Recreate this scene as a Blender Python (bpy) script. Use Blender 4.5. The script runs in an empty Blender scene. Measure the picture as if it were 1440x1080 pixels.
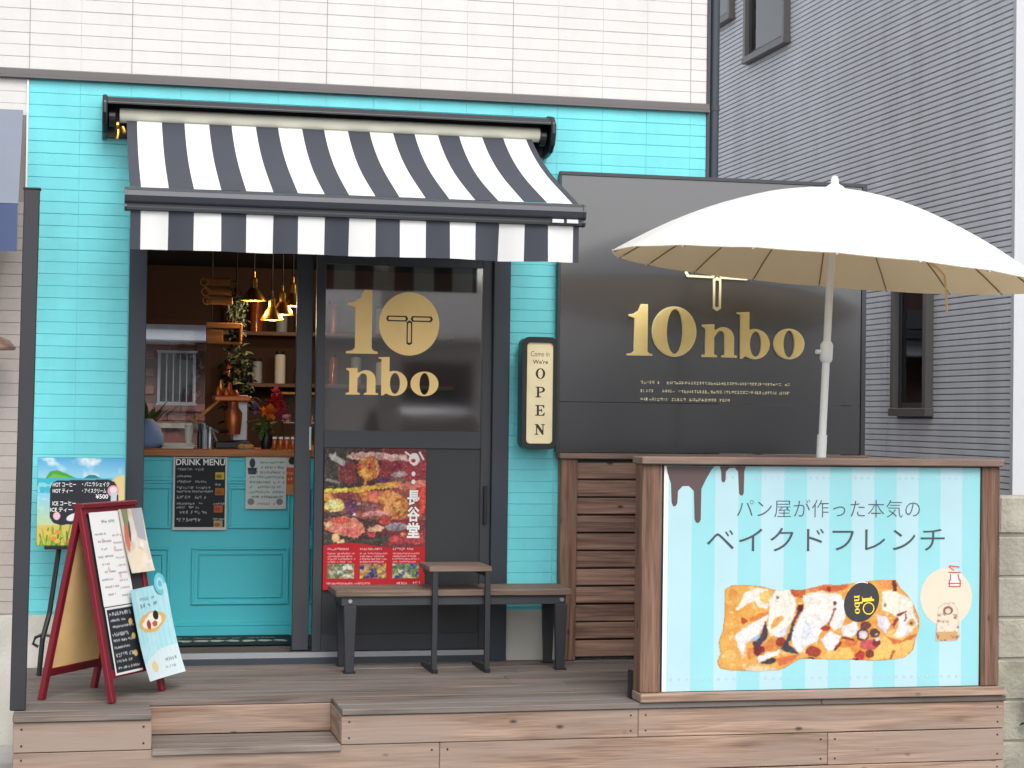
import bpy, bmesh, math, random
import numpy as np
from mathutils import Vector, Matrix

# ------------------------------------------------------------------ camera, sky, sun, exposure
SC = bpy.context.scene
COL = SC.collection
cam_d = bpy.data.cameras.new('camera'); cam = bpy.data.objects.new('camera', cam_d); COL.objects.link(cam)
PSI, TH, RO = [math.radians(a) for a in (12.765, 0.981, 0.755)]
_f = Vector((math.sin(PSI)*math.cos(TH), math.cos(PSI)*math.cos(TH), math.sin(TH)))
_r = Vector((math.cos(PSI), -math.sin(PSI), 0)); _u = _r.cross(_f)
_r2 = math.cos(RO)*_r + math.sin(RO)*_u; _u2 = -math.sin(RO)*_r + math.cos(RO)*_u
M = Matrix((( _r2.x, _u2.x, -_f.x, 0), (_r2.y, _u2.y, -_f.y, -9.7), (_r2.z, _u2.z, -_f.z, 1.69), (0, 0, 0, 1)))
cam.matrix_world = M
cam_d.sensor_width = 36.0; cam_d.lens = 2637.5*36/1440
cam_d.clip_start = 0.1; cam_d.clip_end = 800
SC.camera = cam

SUN_EL, SUN_AZ = math.radians(50), math.radians(174)      # azimuth measured from +Y towards +X
world = bpy.data.worlds.new('World'); SC.world = world; world.use_nodes = True
wn = world.node_tree; wn.nodes.clear()
wo = wn.nodes.new('ShaderNodeOutputWorld'); bg = wn.nodes.new('ShaderNodeBackground')
sky = wn.nodes.new('ShaderNodeTexSky'); sky.sky_type = 'NISHITA'; sky.sun_disc = False
sky.sun_elevation = SUN_EL; sky.sun_rotation = SUN_AZ
sky.air_density = 1.0; sky.dust_density = 3.0; sky.ozone_density = 1.0
hs = wn.nodes.new('ShaderNodeHueSaturation'); hs.inputs['Saturation'].default_value = 0.28
wn.links.new(sky.outputs[0], hs.inputs['Color']); wn.links.new(hs.outputs[0], bg.inputs['Color'])
bg.inputs['Strength'].default_value = 0.15
wn.links.new(bg.outputs[0], wo.inputs['Surface'])
sun_d = bpy.data.lights.new('sun', 'SUN'); sun_d.energy = 0.7; sun_d.angle = math.radians(28); sun_d.color = (1.0, 0.965, 0.92)
sun = bpy.data.objects.new('sun', sun_d); COL.objects.link(sun)
sdir = Vector((math.sin(SUN_AZ)*math.cos(SUN_EL), math.cos(SUN_AZ)*math.cos(SUN_EL), math.sin(SUN_EL)))
sun.rotation_euler = sdir.to_track_quat('Z', 'Y').to_euler()
vs = SC.view_settings
vs.view_transform = 'Standard'; vs.look = 'None'; vs.gamma = 1.0; vs.use_curve_mapping = False
vs.exposure = 0.97
SC.cycles.use_denoising = True
SC.cycles.max_bounces = 8
RNG = random.Random(7)
NR = np.random.RandomState(11)

# ------------------------------------------------------------------ helpers
def S(r, g, b, k=1.0):
    def c(v):
        v /= 255.0
        return (v/12.92 if v <= .04045 else ((v+.055)/1.055)**2.4)*k
    return (c(r), c(g), c(b), 1.0)

ORG = {}
def reg(o, org): ORG[o.name] = Vector(org)

def tag(o, label=None, cat=None, group=None, kind=None):
    if label: o['label'] = label
    if cat: o['category'] = cat
    if group: o['group'] = group
    if kind: o['kind'] = kind
    return o

def thing(name, label, cat, loc=(0, 0, 0), group=None):
    o = bpy.data.objects.new(name, None); COL.objects.link(o)
    o.location = loc; o.empty_display_size = .1; reg(o, loc)
    return tag(o, label, cat, group)

def link(name, me, parent=None, loc=None, rot=None, smooth=False):
    o = bpy.data.objects.new(name, me); COL.objects.link(o)
    if parent is not None:
        o.parent = parent
        if loc is not None:            # a piece with its own centre
            o.location = Vector(loc) - ORG[parent.name]
            reg(o, loc)
        else:
            reg(o, ORG[parent.name])
    else:
        if loc is not None: o.location = loc
        reg(o, loc if loc is not None else (0, 0, 0))
    if rot is not None: o.rotation_euler = rot
    return o

class MB:
    def __init__(s): s.v = []; s.f = []
    def add(s, vs, fs):
        n = len(s.v); s.v += [tuple(v) for v in vs]; s.f += [tuple(i+n for i in f) for f in fs]; return s
    def box(s, x0, x1, y0, y1, z0, z1):
        return s.add([(x0,y0,z0),(x1,y0,z0),(x1,y1,z0),(x0,y1,z0),(x0,y0,z1),(x1,y0,z1),(x1,y1,z1),(x0,y1,z1)],
                     [(0,3,2,1),(4,5,6,7),(0,1,5,4),(1,2,6,5),(2,3,7,6),(3,0,4,7)])
    def bar(s, p0, p1, wu, wv, up=(0,0,1)):
        p0, p1 = Vector(p0), Vector(p1); d = (p1-p0).normalized(); u = Vector(up)
        a = d.cross(u).normalized(); b = a.cross(d).normalized()
        vs = []
        for p in (p0, p1):
            for (i, j) in ((-1,-1),(1,-1),(1,1),(-1,1)): vs.append(p + a*(wu/2*i) + b*(wv/2*j))
        return s.add(vs, [(0,3,2,1),(4,5,6,7),(0,1,5,4),(1,2,6,5),(2,3,7,6),(3,0,4,7)])
    def tube(s, pts, r, n=10, cap=True):
        pts = [Vector(p) for p in pts]; rs = r if isinstance(r, (list, tuple)) else [r]*len(pts)
        vs = []; fs = []; ref = Vector((0.31, 0.17, 0.93))
        for k, p in enumerate(pts):
            d = (pts[min(k+1, len(pts)-1)] - pts[max(k-1, 0)]).normalized()
            a = d.cross(ref)
            if a.length < .05: a = d.cross(Vector((1, 0, 0)))
            a.normalize(); b = d.cross(a)
            for i in range(n):
                t = 2*math.pi*i/n; vs.append(p + a*(math.cos(t)*rs[k]) + b*(math.sin(t)*rs[k]))
        for k in range(len(pts)-1):
            for i in range(n): fs.append((k*n+i, k*n+(i+1) % n, (k+1)*n+(i+1) % n, (k+1)*n+i))
        if cap:
            fs.append(tuple(range(n))[::-1]); fs.append(tuple(range((len(pts)-1)*n, len(pts)*n)))
        return s.add(vs, fs)
    def lathe(s, prof, c=(0,0,0), n=20, sx=1, sy=1, axis='z', cap=True):
        vs = []; fs = []; m = len(prof)
        for (r, z) in prof:
            for i in range(n):
                t = 2*math.pi*i/n; x, y = r*math.cos(t)*sx, r*math.sin(t)*sy
                p = (x, y, z) if axis == 'z' else ((z, x, y) if axis == 'x' else (x, z, y))
                vs.append((c[0]+p[0], c[1]+p[1], c[2]+p[2]))
        for k in range(m-1):
            for i in range(n): fs.append((k*n+i, k*n+(i+1) % n, (k+1)*n+(i+1) % n, (k+1)*n+i))
        if cap:
            fs.append(tuple(range(n))[::-1]); fs.append(tuple(range((m-1)*n, m*n)))
        return s.add(vs, fs)
    def prism_x(s, prof, x0, x1):           # profile in (y,z), extruded along x
        n = len(prof); vs = [(x0, y, z) for y, z in prof] + [(x1, y, z) for y, z in prof]
        fs = [(i, (i+1) % n, n+(i+1) % n, n+i) for i in range(n)] + [tuple(range(n))[::-1], tuple(range(n, 2*n))]
        return s.add(vs, fs)
    def mesh(s, name, mat, org=(0,0,0), smooth=False, bevel=0):
        me = bpy.data.meshes.new(name); o = Vector(org)
        me.from_pydata([tuple(Vector(v)-o) for v in s.v], [], s.f)
        bm = bmesh.new(); bm.from_mesh(me)
        bmesh.ops.recalc_face_normals(bm, faces=bm.faces)
        if bevel:
            ed = [e for e in bm.edges if len(e.link_faces) == 2 and e.calc_face_angle(0) > .6]
            bmesh.ops.bevel(bm, geom=ed, offset=bevel, segments=1, affect='EDGES', clamp_overlap=True)
        bm.to_mesh(me); bm.free()
        if smooth: me.shade_smooth() if hasattr(me, 'shade_smooth') else None
        if smooth == 'auto':
            try: me.set_sharp_from_angle(angle=math.radians(38))
            except Exception: pass
        me.materials.append(mat); me.update()
        return me
    def build(s, name, mat, parent=None, smooth=False, bevel=0):
        org = ORG[parent.name] if parent is not None else (0, 0, 0)
        return link(name, s.mesh(name, mat, org, smooth, bevel), parent)

_cb = {}
def cbox(sx, sy, sz, mat, c=.003):
    k = (round(sx,4), round(sy,4), round(sz,4), mat.name, c)
    if k in _cb: return _cb[k]
    bm = bmesh.new(); bmesh.ops.create_cube(bm, size=1)
    for v in bm.verts: v.co = Vector((v.co.x*sx, v.co.y*sy, v.co.z*sz))
    bmesh.ops.bevel(bm, geom=list(bm.edges), offset=c, segments=1, affect='EDGES')
    me = bpy.data.meshes.new('piece'); bm.to_mesh(me); bm.free(); me.materials.append(mat); _cb[k] = me
    return me
def piece(name, x0, x1, y0, y1, z0, z1, mat, parent, c=.003, jit=0):
    me = cbox(x1-x0, y1-y0, z1-z0, mat, c)
    j = lambda: RNG.uniform(-jit, jit)
    return link(name, me, parent, ((x0+x1)/2+j()*.3, (y0+y1)/2+j(), (z0+z1)/2+j()))

# ---- node materials
def newmat(name):
    m = bpy.data.materials.new(name); m.use_nodes = True; nt = m.node_tree
    return m, nt, nt.nodes['Principled BSDF']
def mat(name, col, rough=.6, metal=0.0, var=.06, scale=6.0, bump=0.0, bscale=60.0, spec=.5, sheen=0, dirt=0, coat=0, trans=0, streak=0):
    m, nt, p = newmat(name); N = nt.nodes; L = nt.links
    tc = N.new('ShaderNodeTexCoord'); nz = N.new('ShaderNodeTexNoise'); nz.inputs['Scale'].default_value = scale; nz.inputs['Detail'].default_value = 5
    oi = N.new('ShaderNodeObjectInfo'); ad = N.new('ShaderNodeVectorMath'); ad.operation = 'ADD'
    cx = N.new('ShaderNodeCombineXYZ'); mu = N.new('ShaderNodeMath'); mu.operation = 'MULTIPLY'; mu.inputs[1].default_value = 41.0
    L.new(oi.outputs['Random'], mu.inputs[0]); L.new(mu.outputs[0], cx.inputs[0]); L.new(mu.outputs[0], cx.inputs[2])
    L.new(tc.outputs['Object'], ad.inputs[0]); L.new(cx.outputs[0], ad.inputs[1]); L.new(ad.outputs[0], nz.inputs['Vector'])
    mr = N.new('ShaderNodeMapRange'); mr.inputs[1].default_value = .25; mr.inputs[2].default_value = .75
    mr.inputs[3].default_value = 1-var; mr.inputs[4].default_value = 1+var; L.new(nz.outputs[0], mr.inputs[0])
    rr = N.new('ShaderNodeMapRange'); rr.inputs[3].default_value = 1-var*.6; rr.inputs[4].default_value = 1+var*.6; L.new(oi.outputs['Random'], rr.inputs[0])
    m2 = N.new('ShaderNodeMath'); m2.operation = 'MULTIPLY'; L.new(mr.outputs[0], m2.inputs[0]); L.new(rr.outputs[0], m2.inputs[1])
    vm = N.new('ShaderNodeVectorMath'); vm.operation = 'SCALE'; vm.inputs[0].default_value = col[:3]; L.new(m2.outputs[0], vm.inputs['Scale'])
    out = vm.outputs[0]
    if streak:                           # weathering that runs down the whole wall
        ge = N.new('ShaderNodeNewGeometry'); mp = N.new('ShaderNodeVectorMath'); mp.operation = 'MULTIPLY'; mp.inputs[1].default_value = (5.0, 5.0, .55); L.new(ge.outputs['Position'], mp.inputs[0])
        ns = N.new('ShaderNodeTexNoise'); ns.inputs['Scale'].default_value = 1; ns.inputs['Detail'].default_value = 8; ns.inputs['Roughness'].default_value = .65; L.new(mp.outputs[0], ns.inputs['Vector'])
        ms_ = N.new('ShaderNodeMapRange'); ms_.inputs[1].default_value = .3; ms_.inputs[2].default_value = .72; ms_.inputs[3].default_value = 1+streak*.4; ms_.inputs[4].default_value = 1-streak; L.new(ns.outputs[0], ms_.inputs[0])
        v2 = N.new('ShaderNodeVectorMath'); v2.operation = 'SCALE'; L.new(out, v2.inputs[0]); L.new(ms_.outputs[0], v2.inputs['Scale']); out = v2.outputs[0]
    if dirt:
        nd = N.new('ShaderNodeTexNoise'); nd.inputs['Scale'].default_value = 2.2; nd.inputs['Detail'].default_value = 9; L.new(ad.outputs[0], nd.inputs['Vector'])
        cr = N.new('ShaderNodeValToRGB'); cr.color_ramp.elements[0].position = .48; cr.color_ramp.elements[1].position = .72
        L.new(nd.outputs[0], cr.inputs[0])
        mx = N.new('ShaderNodeMixRGB'); mx.blend_type = 'MULTIPLY'; mx.inputs[2].default_value = (.45, .45, .38, 1)
        ml = N.new('ShaderNodeMath'); ml.operation = 'MULTIPLY'; ml.inputs[1].default_value = dirt; L.new(cr.outputs[0], ml.inputs[0])
        L.new(ml.outputs[0], mx.inputs[0]); L.new(out, mx.inputs[1]); out = mx.outputs[0]
    L.new(out, p.inputs['Base Color'])
    p.inputs['Roughness'].default_value = rough; p.inputs['Metallic'].default_value = metal; p.inputs['Specular IOR Level'].default_value = spec
    if coat:
        p.inputs['Coat Weight'].default_value = coat*.7; p.inputs['Coat Roughness'].default_value = .12; p.inputs['Coat IOR'].default_value = 1.6
    if trans:
        tb_ = N.new('ShaderNodeBsdfTranslucent'); L.new(out, tb_.inputs['Color']); ms = N.new('ShaderNodeMixShader'); ms.inputs[0].default_value = trans
        L.new(p.outputs[0], ms.inputs[1]); L.new(tb_.outputs[0], ms.inputs[2]); L.new(ms.outputs[0], N['Material Output'].inputs['Surface'])
    if sheen: p.inputs['Sheen Weight'].default_value = sheen
    if bump:
        nb = N.new('ShaderNodeTexNoise'); nb.inputs['Scale'].default_value = bscale; nb.inputs['Detail'].default_value = 4; L.new(ad.outputs[0], nb.inputs['Vector'])
        bp = N.new('ShaderNodeBump'); bp.inputs['Strength'].default_value = bump; bp.inputs['Distance'].default_value = .01
        L.new(nb.outputs[0], bp.inputs['Height']); L.new(bp.outputs[0], p.inputs['Normal'])
    return m
def wood(name, dark, light, axis='x', rough=.7, knots=True, var=.14, weather=None):
    m, nt, p = newmat(name); N = nt.nodes; L = nt.links
    tc = N.new('ShaderNodeTexCoord'); oi = N.new('ShaderNodeObjectInfo')
    mu = N.new('ShaderNodeMath'); mu.operation = 'MULTIPLY'; mu.inputs[1].default_value = 53.0; L.new(oi.outputs['Random'], mu.inputs[0])
    cx = N.new('ShaderNodeCombineXYZ'); [L.new(mu.outputs[0], cx.inputs[i]) for i in range(3)]
    ad = N.new('ShaderNodeVectorMath'); L.new(tc.outputs['Object'], ad.inputs[0]); L.new(cx.outputs[0], ad.inputs[1])
    def mapped(al, ac):
        mp = N.new('ShaderNodeVectorMath'); mp.operation = 'MULTIPLY'
        mp.inputs[1].default_value = [al if a == axis else ac for a in 'xyz']; L.new(ad.outputs[0], mp.inputs[0]); return mp.outputs[0]
    n1 = N.new('ShaderNodeTexNoise'); n1.inputs['Scale'].default_value = 1; n1.inputs['Detail'].default_value = 7; n1.inputs['Distortion'].default_value = .8
    L.new(mapped(1.6, 26), n1.inputs['Vector'])
    n2 = N.new('ShaderNodeTexNoise'); n2.inputs['Scale'].default_value = 1; n2.inputs['Detail'].default_value = 3
    L.new(mapped(5, 190), n2.inputs['Vector'])
    mx0 = N.new('ShaderNodeMath'); mx0.operation = 'MULTIPLY_ADD'; mx0.inputs[1].default_value = .6; L.new(n2.outputs[0], mx0.inputs[0]); 
    sub = N.new('ShaderNodeMath'); sub.operation = 'SUBTRACT'; sub.inputs[1].default_value = .3; L.new(n1.outputs[0], sub.inputs[0]); L.new(sub.outputs[0], mx0.inputs[2])
    cr = N.new('ShaderNodeValToRGB'); cr.color_ramp.elements[0].position = .28; cr.color_ramp.elements[1].position = .74
    cr.color_ramp.elements[0].color = dark; cr.color_ramp.elements[1].color = light
    L.new(mx0.outputs[0], cr.inputs[0]); out = cr.outputs[0]
    if weather:
        nw = N.new('ShaderNodeTexNoise'); nw.inputs['Scale'].default_value = 1; nw.inputs['Detail'].default_value = 6; L.new(mapped(1.2, 5), nw.inputs['Vector'])
        cw = N.new('ShaderNodeValToRGB'); cw.color_ramp.elements[0].position = .42; cw.color_ramp.elements[1].position = .66; L.new(nw.outputs[0], cw.inputs[0])
        mw = N.new('ShaderNodeMixRGB'); mw.inputs[2].default_value = weather; L.new(cw.outputs[0], mw.inputs[0]); L.new(out, mw.inputs[1]); out = mw.outputs[0]
    if knots:
        vo = N.new('ShaderNodeTexVoronoi'); vo.inputs['Scale'].default_value = 1; L.new(mapped(4.5, 9), vo.inputs['Vector'])
        ck = N.new('ShaderNodeValToRGB'); ck.color_ramp.elements[0].position = .04; ck.color_ramp.elements[1].position = .11
        ck.color_ramp.elements[0].color = (1, 1, 1, 1); ck.color_ramp.elements[1].color = (0, 0, 0, 1); L.new(vo.outputs['Distance'], ck.inputs[0])
        mk = N.new('ShaderNodeMixRGB'); mk.inputs[2].default_value = tuple(c*.3 for c in dark[:3])+(1,)
        sc = N.new('ShaderNodeMath'); sc.operation = 'MULTIPLY'; sc.inputs[1].default_value = .9; L.new(ck.outputs[0], sc.inputs[0])
        L.new(sc.outputs[0], mk.inputs[0]); L.new(out, mk.inputs[1]); out = mk.outputs[0]
    rr = N.new('ShaderNodeMapRange'); rr.inputs[3].default_value = 1-var; rr.inputs[4].default_value = 1+var; L.new(oi.outputs['Random'], rr.inputs[0])
    vm = N.new('ShaderNodeVectorMath'); vm.operation = 'SCALE'; L.new(out, vm.inputs[0]); L.new(rr.outputs[0], vm.inputs['Scale'])
    L.new(vm.outputs[0], p.inputs['Base Color']); p.inputs['Roughness'].default_value = rough; p.inputs['Specular IOR Level'].default_value = .3
    bp = N.new('ShaderNodeBump'); bp.inputs['Strength'].default_value = .35; bp.inputs['Distance'].default_value = .004
    L.new(mx0.outputs[0], bp.inputs['Height']); L.new(bp.outputs[0], p.inputs['Normal'])
    return m
def stripes(name, ca, cb, period, duty, phase, rough=.8, fine=True):
    """hard stripes along object X: ca where frac < duty"""
    m, nt, p = newmat(name); N = nt.nodes; L = nt.links
    tc = N.new('ShaderNodeTexCoord'); sp = N.new('ShaderNodeSeparateXYZ'); L.new(tc.outputs['Object'], sp.inputs[0])
    a = N.new('ShaderNodeMath'); a.operation = 'SUBTRACT'; a.inputs[1].default_value = phase; L.new(sp.outputs[0], a.inputs[0])
    d = N.new('ShaderNodeMath'); d.operation = 'DIVIDE'; d.inputs[1].default_value = period; L.new(a.outputs[0], d.inputs[0])
    fr = N.new('ShaderNodeMath'); fr.operation = 'FRACT'; L.new(d.outputs[0], fr.inputs[0])
    lt = N.new('ShaderNodeMath'); lt.operation = 'LESS_THAN'; lt.inputs[1].default_value = duty; L.new(fr.outputs[0], lt.inputs[0])
    mx = N.new('ShaderNodeMixRGB'); mx.inputs[1].default_value = cb; mx.inputs[2].default_value = ca; L.new(lt.outputs[0], mx.inputs[0])
    nz = N.new('ShaderNodeTexNoise'); nz.inputs['Scale'].default_value = 5; nz.inputs['Detail'].default_value = 6; L.new(tc.outputs['Object'], nz.inputs['Vector'])
    mr = N.new('ShaderNodeMapRange'); mr.inputs[3].default_value = .92; mr.inputs[4].default_value = 1.06; L.new(nz.outputs[0], mr.inputs[0])
    vm = N.new('ShaderNodeVectorMath'); vm.operation = 'SCALE'; L.new(mx.outputs[0], vm.inputs[0]); L.new(mr.outputs[0], vm.inputs['Scale'])
    L.new(vm.outputs[0], p.inputs['Base Color']); p.inputs['Roughness'].default_value = rough; p.inputs['Specular IOR Level'].default_value = .25
    return m
def glass(name, tint=(.9, .92, .92, 1), refl=1.0, rough_=.01):
    m = bpy.data.materials.new(name); m.use_nodes = True; nt = m.node_tree; N = nt.nodes; L = nt.links; N.clear()
    o = N.new('ShaderNodeOutputMaterial'); mx = N.new('ShaderNodeMixShader'); t = N.new('ShaderNodeBsdfTransparent'); t.inputs[0].default_value = tint
    g = N.new('ShaderNodeBsdfGlossy'); g.inputs['Roughness'].default_value = rough_; g.inputs['Color'].default_value = (1, 1, 1, 1)
    fr = N.new('ShaderNodeFresnel'); fr.inputs['IOR'].default_value = 1.55
    mu = N.new('ShaderNodeMath'); mu.operation = 'MULTIPLY'; mu.inputs[1].default_value = refl; mu.use_clamp = True
    L.new(fr.outputs[0], mu.inputs[0]); L.new(mu.outputs[0], mx.inputs[0]); L.new(t.outputs[0], mx.inputs[1]); L.new(g.outputs[0], mx.inputs[2]); L.new(mx.outputs[0], o.inputs['Surface'])
    return m
def emit(name, col, st):
    m, nt, p = newmat(name); p.inputs['Base Color'].default_value = col
    p.inputs['Emission Color'].default_value = col; p.inputs['Emission Strength'].default_value = st
    return m
def printmat():
    m, nt, p = newmat('printed_paper'); a = nt.nodes.new('ShaderNodeAttribute'); a.attribute_name = 'ink'
    nt.links.new(a.outputs['Color'], p.inputs['Base Color']); p.inputs['Roughness'].default_value = .6; p.inputs['Specular IOR Level'].default_value = .2
    return m

MT = dict(
    cream=mat('cream_siding', S(199,197,194), .55, var=.03, scale=9, bump=.12, bscale=90, streak=.07),
    creamback=mat('cream_joint', S(190,187,184), .8),
    teal=mat('teal_siding', S(104,200,207), .5, var=.05, scale=9, bump=.12, bscale=90, streak=.10),
    tealback=mat('teal_joint', S(92,186,194), .7),
    taupe=mat('taupe_siding', S(160,152,146), .6, var=.06, scale=9, bump=.15, bscale=90),
    taupeback=mat('taupe_joint', S(140,132,126), .8),
    concrete=mat('concrete', S(180,178,170), .85, var=.1, scale=5, bump=.35, bscale=70, dirt=.3),
    block=mat('concrete_block', S(160,157,143), .9, var=.16, scale=8, bump=.7, bscale=50, dirt=1.0, streak=.3),
    mortar=mat('mortar', S(140,137,126), .95, var=.1, dirt=.6),
    asphalt=mat('asphalt', (.12,.12,.118,1), .9, var=.25, scale=40, bump=.5, bscale=120),
    paving=mat('paving', (.34,.335,.32,1), .9, var=.15, scale=6, bump=.4, bscale=90, dirt=.5),
    curtain=mat('curtain', S(126,138,138), .8),
    seal=mat('sealant', S(150,146,146), .7),
    flash=mat('flashing', S(92,86,86), .4, var=.05),
    frame=mat('frame_steel', S(50,52,57), .45, var=.06, spec=.5),
    frame2=mat('frame_steel_blue', S(44,51,60), .42, var=.06),
    doorpanel=mat('door_panel', S(44,46,48), .4, var=.05, scale=3),
    post=mat('post_steel', S(38,39,44), .5, var=.08, scale=4),
    black=mat('black_metal', S(22,23,27), .4, var=.1),
    hood=mat('awning_hood', S(17,19,27), .35, var=.05),
    roller=mat('awning_roller', S(205,203,186), .6, var=.05),
    bluebar=mat('awning_bar', S(48,51,59), .45, metal=.1, var=.05),
    bolt=mat('bolt', S(200,200,200), .3, metal=.8),
    signblack=mat('sign_black', S(52,52,56), .2, var=.03, scale=2, spec=1.0, coat=1.0),
    gold=mat('gold', S(255,228,150), .4, metal=.0, var=.06, scale=12),
    goldedge=mat('gold_edge', S(252,242,200), .35, metal=.1, var=.04),
    vinyl=mat('gold_vinyl', S(252,214,140), .45, metal=0.0, var=.06, scale=7),
    ink=mat('black_ink', S(28,26,24), .5),
    white=mat('white_paint', S(222,223,222), .5, var=.03),
    whitewall=mat('white_wall', S(188,190,194), .6, var=.03, bump=.1),
    canopy=mat('umbrella_white', S(226,226,224), .75, var=.015, scale=3, bump=.08, bscale=260, trans=.30),
    lining=mat('umbrella_lining', S(254,234,198), .8, var=.03, scale=4, trans=.55),
    rib=mat('umbrella_rib', S(150,125,90), .5),
    grey=mat('grey_siding', S(212,214,219), .5, var=.08, scale=2.5, bump=.1, bscale=120, streak=.14),
    greyback=mat('grey_joint', S(98,100,110), .8),
    winframe=mat('window_frame', S(92,88,86), .4, var=.05),
    counter=mat('counter_teal', S(70,194,206), .4, var=.035, scale=3),
    red=mat('red_wood', S(108,8,28), .5, var=.14, scale=8),
    ply=mat('plywood', S(248,206,142), .6, var=.12, scale=5),
    chalk=mat('chalkboard', S(42,46,50), .7, var=.08),
    brass=mat('brass', S(196,140,60), .28, metal=.85, var=.06),
    copper=mat('copper', S(170,92,50), .35, metal=.6, var=.1),
    darkwall=mat('dark_wall', S(74,48,34), .8, var=.12, scale=3),
    darkceil=mat('dark_ceiling', S(24,21,20), .8, var=.1),
    floor_in=mat('floor_tile', S(70,62,56), .6, var=.1),
    brick=mat('brown_brick', S(128,86,80), .8, var=.14, scale=14, bump=.3),
    brickjoint=mat('brown_joint', S(92,70,66), .9),
    palegrey=mat('pale_grey', S(168,176,186), .5, var=.05),
    steel=mat('steel', S(172,174,178), .3, metal=.6, var=.05),
    leaf=mat('leaf', S(66,98,44), .5, var=.3, scale=20),
    leafd=mat('leaf_dark', S(34,48,30), .6, var=.3, scale=20),
    amber=mat('amber_jar', S(176,84,26), .15, var=.2, scale=18, spec=.6),
    bread=mat('bread', S(196,138,72), .7, var=.25, scale=30, bump=.3),
    paper=mat('paper', S(238,236,230), .6, var=.02),
    bluecloth=mat('blue_cloth', S(128,150,196), .8, var=.08, scale=8),
    bluecan=mat('blue_canopy', S(110,117,130), .7, var=.06, scale=4),
    bluedk=mat('blue_valance', S(62,76,112), .7, var=.06, scale=4),
    choc=mat('choc_ink', S(84,66,66), .5),
    txt=mat('text_ink', S(62,72,80), .5),
    dots=mat('dot_ink', S(164,186,196), .5),
    kraft=mat('kraft_ink', S(222,196,176), .5, var=.04),
    orange=mat('orange_print', S(224,92,48), .5, var=.1, scale=30),
    teal_wall=mat('pale_house', S(228,224,216), .8, var=.06, scale=2),
    roof=mat('roof_tile', S(70,72,78), .6, var=.1),
    hedge=mat('hedge_leaf', S(52,76,36), .6, var=.3, scale=12),
)
MT['glass'] = glass('door_glass', (.86, .88, .90, 1), 2.8, .045)
MT['wglass'] = glass('window_glass', (.85, .9, .9, 1), 1.0)
MT['clear'] = glass('clear_glass', (.95, .95, .95, 1), 1.0)
MT['print'] = printmat()
MT['deck'] = wood('deck_wood', S(70,63,58), S(124,111,102), 'x', .75, knots=False, var=.14, weather=S(104,99,96))
MT['fascia'] = wood('fascia_wood', S(106,84,71), S(168,142,123), 'x', .7, var=.09, weather=S(140,124,113))
MT['fasciay'] = wood('fascia_wood_side', S(106,84,71), S(168,142,123), 'y', .7, var=.09)
MT['tread'] = wood('tread_wood', S(84,76,70), S(130,120,112), 'x', .75, knots=False, var=.1)
MT['slat'] = wood('slat_wood', S(88,64,54), S(150,119,104), 'x', .65, var=.12)
MT['postz'] = wood('post_wood', S(78,56,45), S(138,106,88), 'z', .65, var=.08)
MT['capx'] = wood('cap_wood', S(104,84,75), S(140,119,108), 'x', .65, knots=False, var=.06)
MT['bench'] = wood('bench_wood', S(84,69,61), S(128,109,98), 'x', .6, knots=False, var=.08)
MT['top'] = wood('counter_wood', S(132,78,44), S(190,124,74), 'x', .45, knots=False, var=.05)
MT['crate'] = wood('crate_wood', S(150,96,50), S(206,146,86), 'x', .6, knots=False)

# ---- print painting (numpy canvases in 0..1 sRGB, stored as a colour attribute on a fine sheet)
def lin(a): return np.where(a <= .04045, a/12.92, ((a+.055)/1.055)**2.4)
def canvas(w, h, col): return np.ones((h, w, 3))*np.array(col)/255.0
def grid(c): 
    h, w = c.shape[:2]; return np.meshgrid(np.arange(w)+.5, np.arange(h)+.5)
def vnoise(w, h, cell, seed, oct=3):
    out = np.zeros((h, w)); amp = 1; tot = 0
    for k in range(oct):
        r = np.random.RandomState(seed+k*17); gw, gh = int(w/cell)+3, int(h/cell)+3; g = r.rand(gh, gw)
        xs = np.arange(w)/cell; ys = np.arange(h)/cell; xi = xs.astype(int); yi = ys.astype(int)
        fx = xs-xi; fy = ys-yi; fx = fx*fx*(3-2*fx); fy = fy*fy*(3-2*fy)
        a = g[np.ix_(yi, xi)]*(1-fx)+g[np.ix_(yi, xi+1)]*fx; b = g[np.ix_(yi+1, xi)]*(1-fx)+g[np.ix_(yi+1, xi+1)]*fx
        out += amp*(a*(1-fy[:, None])+b*fy[:, None]); tot += amp; amp *= .5; cell = max(1.5, cell/2)
    return out/tot
def put(c, m, col, a=1.0):
    m = np.clip(m, 0, 1)[..., None]*a; c[:] = c*(1-m)+np.array(col)/255.0*m
def pmask(c, pts):
    X, Y = grid(c); ins = np.zeros(X.shape, bool); n = len(pts)
    for i in range(n):
        x0, y0 = pts[i]; x1, y1 = pts[(i+1) % n]
        if y0 == y1: continue
        cond = ((y0 > Y) != (y1 > Y)) & (X < (x1-x0)*(Y-y0)/(y1-y0)+x0); ins ^= cond
    return ins
def poly(c, pts, col, a=1.0): put(c, pmask(c, pts).astype(float), col, a)
def ell(c, cx, cy, rx, ry, col, ang=0, a=1.0, soft=.12, wob=0, seed=0):
    X, Y = grid(c); t = math.radians(ang); dx, dy = X-cx, Y-cy
    u = (dx*math.cos(t)+dy*math.sin(t))/rx; v = (-dx*math.sin(t)+dy*math.cos(t))/ry; d = np.sqrt(u*u+v*v)
    if wob: d = d+(vnoise(c.shape[1], c.shape[0], max(4, rx*.5), seed)-.5)*wob
    put(c, (1-d)/soft+.5, col, a)
def seg(c, x0, y0, x1, y1, w, col, a=1.0):
    X, Y = grid(c); dx, dy = x1-x0, y1-y0; L2 = dx*dx+dy*dy+1e-6
    t = np.clip(((X-x0)*dx+(Y-y0)*dy)/L2, 0, 1); d = np.hypot(X-x0-t*dx, Y-y0-t*dy); put(c, (w/2-d)+.5, col, a)
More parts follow.
